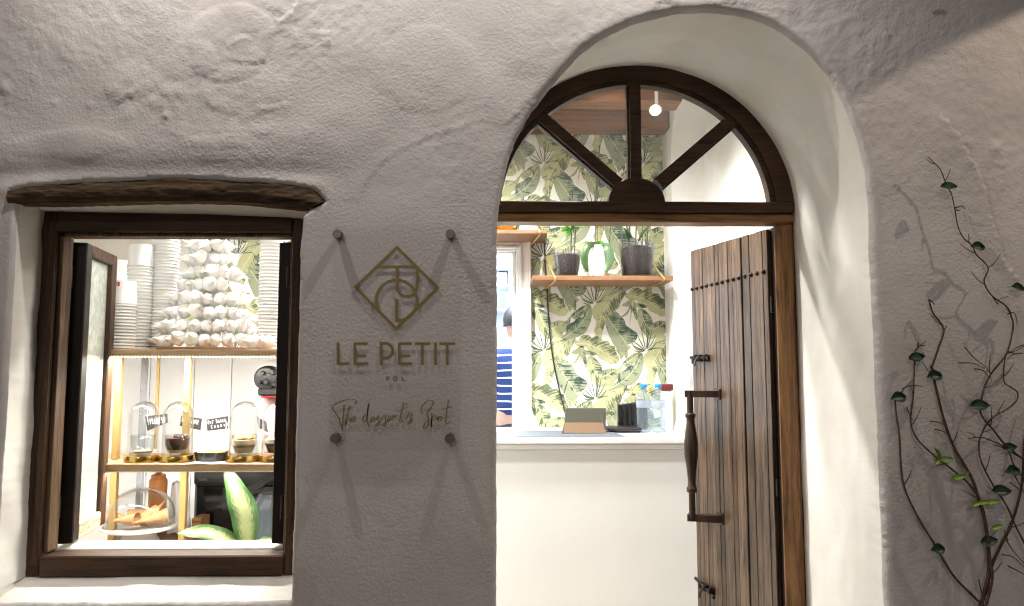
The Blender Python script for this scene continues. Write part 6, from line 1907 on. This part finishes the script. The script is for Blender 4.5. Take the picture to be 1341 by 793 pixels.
# ---- below: worktop board, cake stand with cones, squeeze bottle, bag
zW = PZ(200, 709, 2.52)
wb = thing('wooden_box', 'low brown wooden box under the cake stand', 'box', (PX(200, 700, 2.52), 2.52, zW - .12))
x0_, x1_ = PX(132, 700, 2.50), PX(262, 690, 2.62)
for k in range(3):
    m = MB(); ya = 2.36 + .115 * k; m.box(x0_, x1_, ya, ya + .112, zW - .012, zW, .002); m.build('plank', M['shelf_wood'] if k % 2 else M['frame_wood_x'], wb)
m = MB(); m.box(x0_ + .002, x1_ - .002, 2.362, 2.70, zW - .10, zW - .0125, .002); m.build('body', M['frame_wood_x'], wb)
m = MB(); m.box(x1_ - .03, x1_ + .002, 2.62, 2.70, zW + .0005, zW + .055, .002); m.build('end_block', M['frame_wood_x'], wb)
YCk = 2.50
xc_ = PX(183, 690, YCk); zpl = PZ(183, 689, YCk)
cs = thing('cake_stand', 'white footed cake stand under a clear glass dome', 'cake stand', (xc_, YCk, zW))
rpl = (PX(229, 690, YCk) - xc_)
hst = zpl - zW
m = MB(); m.lathe([(0, .001), (.060, .001), (.062, .006), (.050, hst * .5), (.045, hst - .018), (rpl * .8, hst - .013), (rpl, hst - .004), (rpl, hst + .004), (rpl * .97, hst + .006), (rpl * .9, hst - .002), (0, hst - .002)], (xc_, YCk, zW), 56, cap=False); m.build('plate', M['white_gloss'], cs, smooth=40)
m = MB(); rd = rpl * .93; hd_ = PZ(190, 641, YCk) - zpl
prof = [(rd, .0), (rd * 1.0, hd_ * .25)] + [(rd * math.cos(R(a)), hd_ * .25 + hd_ * .75 * math.sin(R(a))) for a in range(8, 91, 7)] + [(0, hd_)]
m.lathe(prof + [(max(0, a - .002), min(z, hd_ - .002)) for a, z in prof[::-1]], (xc_, YCk, zpl + .0065), 56, cap=False); m.build('dome', M['dome'], cs, smooth=True)
M['cone'] = simple('waffle_cone', (.62, .36, .17), .7, 0, .15, 60, .8, 160)
cone_l = ['waffle cone lying nearest the far side of the cake stand', 'waffle cone leaning with its tip up under the dome', 'darker waffle cone in the middle of the cake stand', 'waffle cone beside the casement end of the cake stand', 'waffle cone lying crosswise at the back of the stand', 'waffle cone resting on top of the other cones']
for i, (dx, dy, az, el, s_) in enumerate(((.058, -.030, 212, -8, .95), (.020, -.015, 222, -14, 1.0), (-.020, -.050, 172, -4, .9), (-.070, -.02, 24, -6, 1.0), (-.01, .04, 10, 12, 1.0), (.030, .020, 60, 40, .95))):
    dr = Vector((math.cos(R(az)) * math.cos(R(el)), math.sin(R(az)) * math.cos(R(el)), math.sin(R(el))))
    L_ = .105 * s_; r_c = .025 * s_
    m = MB()
    rot = dr.to_track_quat('Z', 'Y').to_matrix()
    base_c = Vector((xc_ + dx, YCk + dy, zpl + .008 + r_c)) - dr * L_ * .4
    m.lathe([(.002, L_), (r_c * .5, L_ * .5), (r_c, 0), (r_c * .92, 0), (r_c * .45, L_ * .5), (0, L_ * .95)], base_c, 20, rot, cap=False)
    tag(m.build('waffle_cone', M['cone'], base=base_c, smooth=40), cone_l[i], 'cone', 'cones under the cake dome')
YSq = 2.66
q = P(206.5, 650, YSq)
sq = thing('squeeze_bottle', 'orange-brown sauce squeeze bottle behind the cake dome', 'bottle', (q.x, YSq, zW))
z1_ = PZ(206, 626, YSq) - zW
m = MB(); m.lathe([(0, 0), (.028, .001), (.030, .008), (.030, z1_ - .008), (.026, z1_), (0, z1_)], (q.x, YSq, zW), 26, cap=False); m.build('body', simple('orange_sauce_bottle', (.52, .20, .055), .4, 0, .08), sq, smooth=40)
m = MB(); m.lathe([(.024, z1_), (.024, z1_ + .012), (.010, z1_ + .018), (.005, z1_ + .05), (0, z1_ + .05)], (q.x, YSq, zW), 20, cap=False); m.build('nozzle_cap', simple('orange_nozzle', (.55, .20, .04), .4), sq, smooth=40)
q = P(236, 640, 2.66)
m = MB()
def bagf(u, v):
    a = 2 * PI * v
    r = (.045 * (1 - u * .35) + .006 * math.sin(5 * a + u * 4)) 
    return Vector((q.x + r * math.cos(a) * .8, 2.66 + r * math.sin(a) * .8, zW + .17 * u + .006 * math.sin(3 * a)))
m.grid(bagf, 10, 24)
tag(m.build('plastic_bag', simple('thin_white_plastic_bag', (.78, .79, .80), .3, 0, .08, 20, .5, 60), base=(q.x, 2.66, zW), smooth=True), 'crumpled white plastic bag standing beside the sauce bottle', 'bag')

# ---- variegated plant in the window
mm, nt, bb_ = new_mat('variegated_leaf')
uv = N(nt, 'ShaderNodeUVMap'); sx = N(nt, 'ShaderNodeSeparateXYZ'); nt.links.new(uv.outputs[0], sx.inputs[0])
ab = N(nt, 'ShaderNodeMath', operation='ABSOLUTE'); nt.links.new(sx.outputs['Y'], ab.inputs[0])
mp = N(nt, 'ShaderNodeMath', operation='MULTIPLY_ADD'); mp.inputs[1].default_value = -.5; nt.links.new(ab.outputs[0], mp.inputs[0]); nt.links.new(sx.outputs['X'], mp.inputs[2])
cb = N(nt, 'ShaderNodeCombineXYZ'); nt.links.new(mp.outputs[0], cb.inputs['X']); nt.links.new(sx.outputs['Y'], cb.inputs['Y'])
nz = N(nt, 'ShaderNodeTexNoise', i_Scale=19.0, i_Detail=5.0, i_Roughness=.8); 
mpg = N(nt, 'ShaderNodeMapping'); mpg.inputs['Scale'].default_value = (1.6, .30, 1); nt.links.new(cb.outputs[0], mpg.inputs[0]); nt.links.new(mpg.outputs[0], nz.inputs['Vector'])
s1 = N(nt, 'ShaderNodeMath', operation='MULTIPLY_ADD'); s1.inputs[1].default_value = -.48; nt.links.new(ab.outputs[0], s1.inputs[0]); nt.links.new(nz.outputs['Fac'], s1.inputs[2])
rp_ = N(nt, 'ShaderNodeValToRGB'); e = rp_.color_ramp.elements; e[0].position = .16; e[0].color = (.040, .120, .030, 1); e[1].position = .36; e[1].color = (.42, .46, .24, 1)
nt.links.new(s1.outputs[0], rp_.inputs[0]); nt.links.new(rp_.outputs[0], bb_.inputs['Base Color']); bb_.inputs['Roughness'].default_value = .35
M['varieg'] = mm
YPl = 2.42
pl = thing('variegated_plant', 'green and yellow variegated leafy plant low in the window', 'plant', (PX(322, 712, YPl), YPl, zW - .1))
def big_leaf(pts, W, out=Vector((0, -1, .1)), name='leaf'):
    pp = crom([Vector(p) for p in pts], 8); n = len(pp) - 1
    m = MB(); uvs = []
    nu, nv = 30, 12
    for i in range(nu + 1):
        u = i / nu
        k = min(int(u * n), n - 1); f = u * n - k
        c = pp[k] * (1 - f) + pp[k + 1] * f
        tt = (pp[min(k + 2, n)] - pp[max(k - 1, 0)]).normalized()
        sd = tt.cross(out).normalized()
        nn = sd.cross(tt)
        wv = W * (max(0.0, math.sin(PI * (.02 + .97 * u ** .85))) ** .75)
        for j in range(nv + 1):
            s_ = (j / nv - .5) * 2
            p_ = c + sd * s_ * wv * .5 - nn * (.10 * wv * (1 - abs(s_)) ) + nn * (.03 * W * math.sin(u * 17 + s_ * 2) * abs(s_))
            m.v.append(tuple(p_)); uvs.append((u, s_))
    m.f = [(i * (nv + 1) + j, (i + 1) * (nv + 1) + j, (i + 1) * (nv + 1) + j + 1, i * (nv + 1) + j + 1) for i in range(nu) for j in range(nv)]
    m.mi = [0] * len(m.f)
    m.build(name, M['varieg'], pl, smooth=True, uv=uvs)
big_leaf([P(320, 722, 2.44), P(322, 695, 2.42), P(318, 665, 2.40), P(308, 640, 2.39), P(296, 612, 2.40)], .088)
big_leaf([P(318, 722, 2.44), P(296, 706, 2.42), P(268, 696, 2.40), P(232, 698, 2.38)], .062, Vector((0, -.75, .75)))
big_leaf([P(322, 720, 2.44), P(336, 710, 2.40), P(356, 706, 2.36)], .050, Vector((0, -.5, .85)))
big_leaf([P(320, 722, 2.44), P(308, 708, 2.38), P(296, 710, 2.33)], .04, Vector((0, -.5, .85)))
m = MB(); m.tube([P(320, 722, 2.44), P(321, 800, 2.46)], .010, 8); m.build('stem', M['orchid'], pl)
m = MB(); q = P(321, 760, 2.46); m.lathe([(0, -.12), (.05, -.12), (.065, .02), (.06, .02), (0, .0)], q, 24, cap=False); m.build('pot', M['potwhite'], pl)
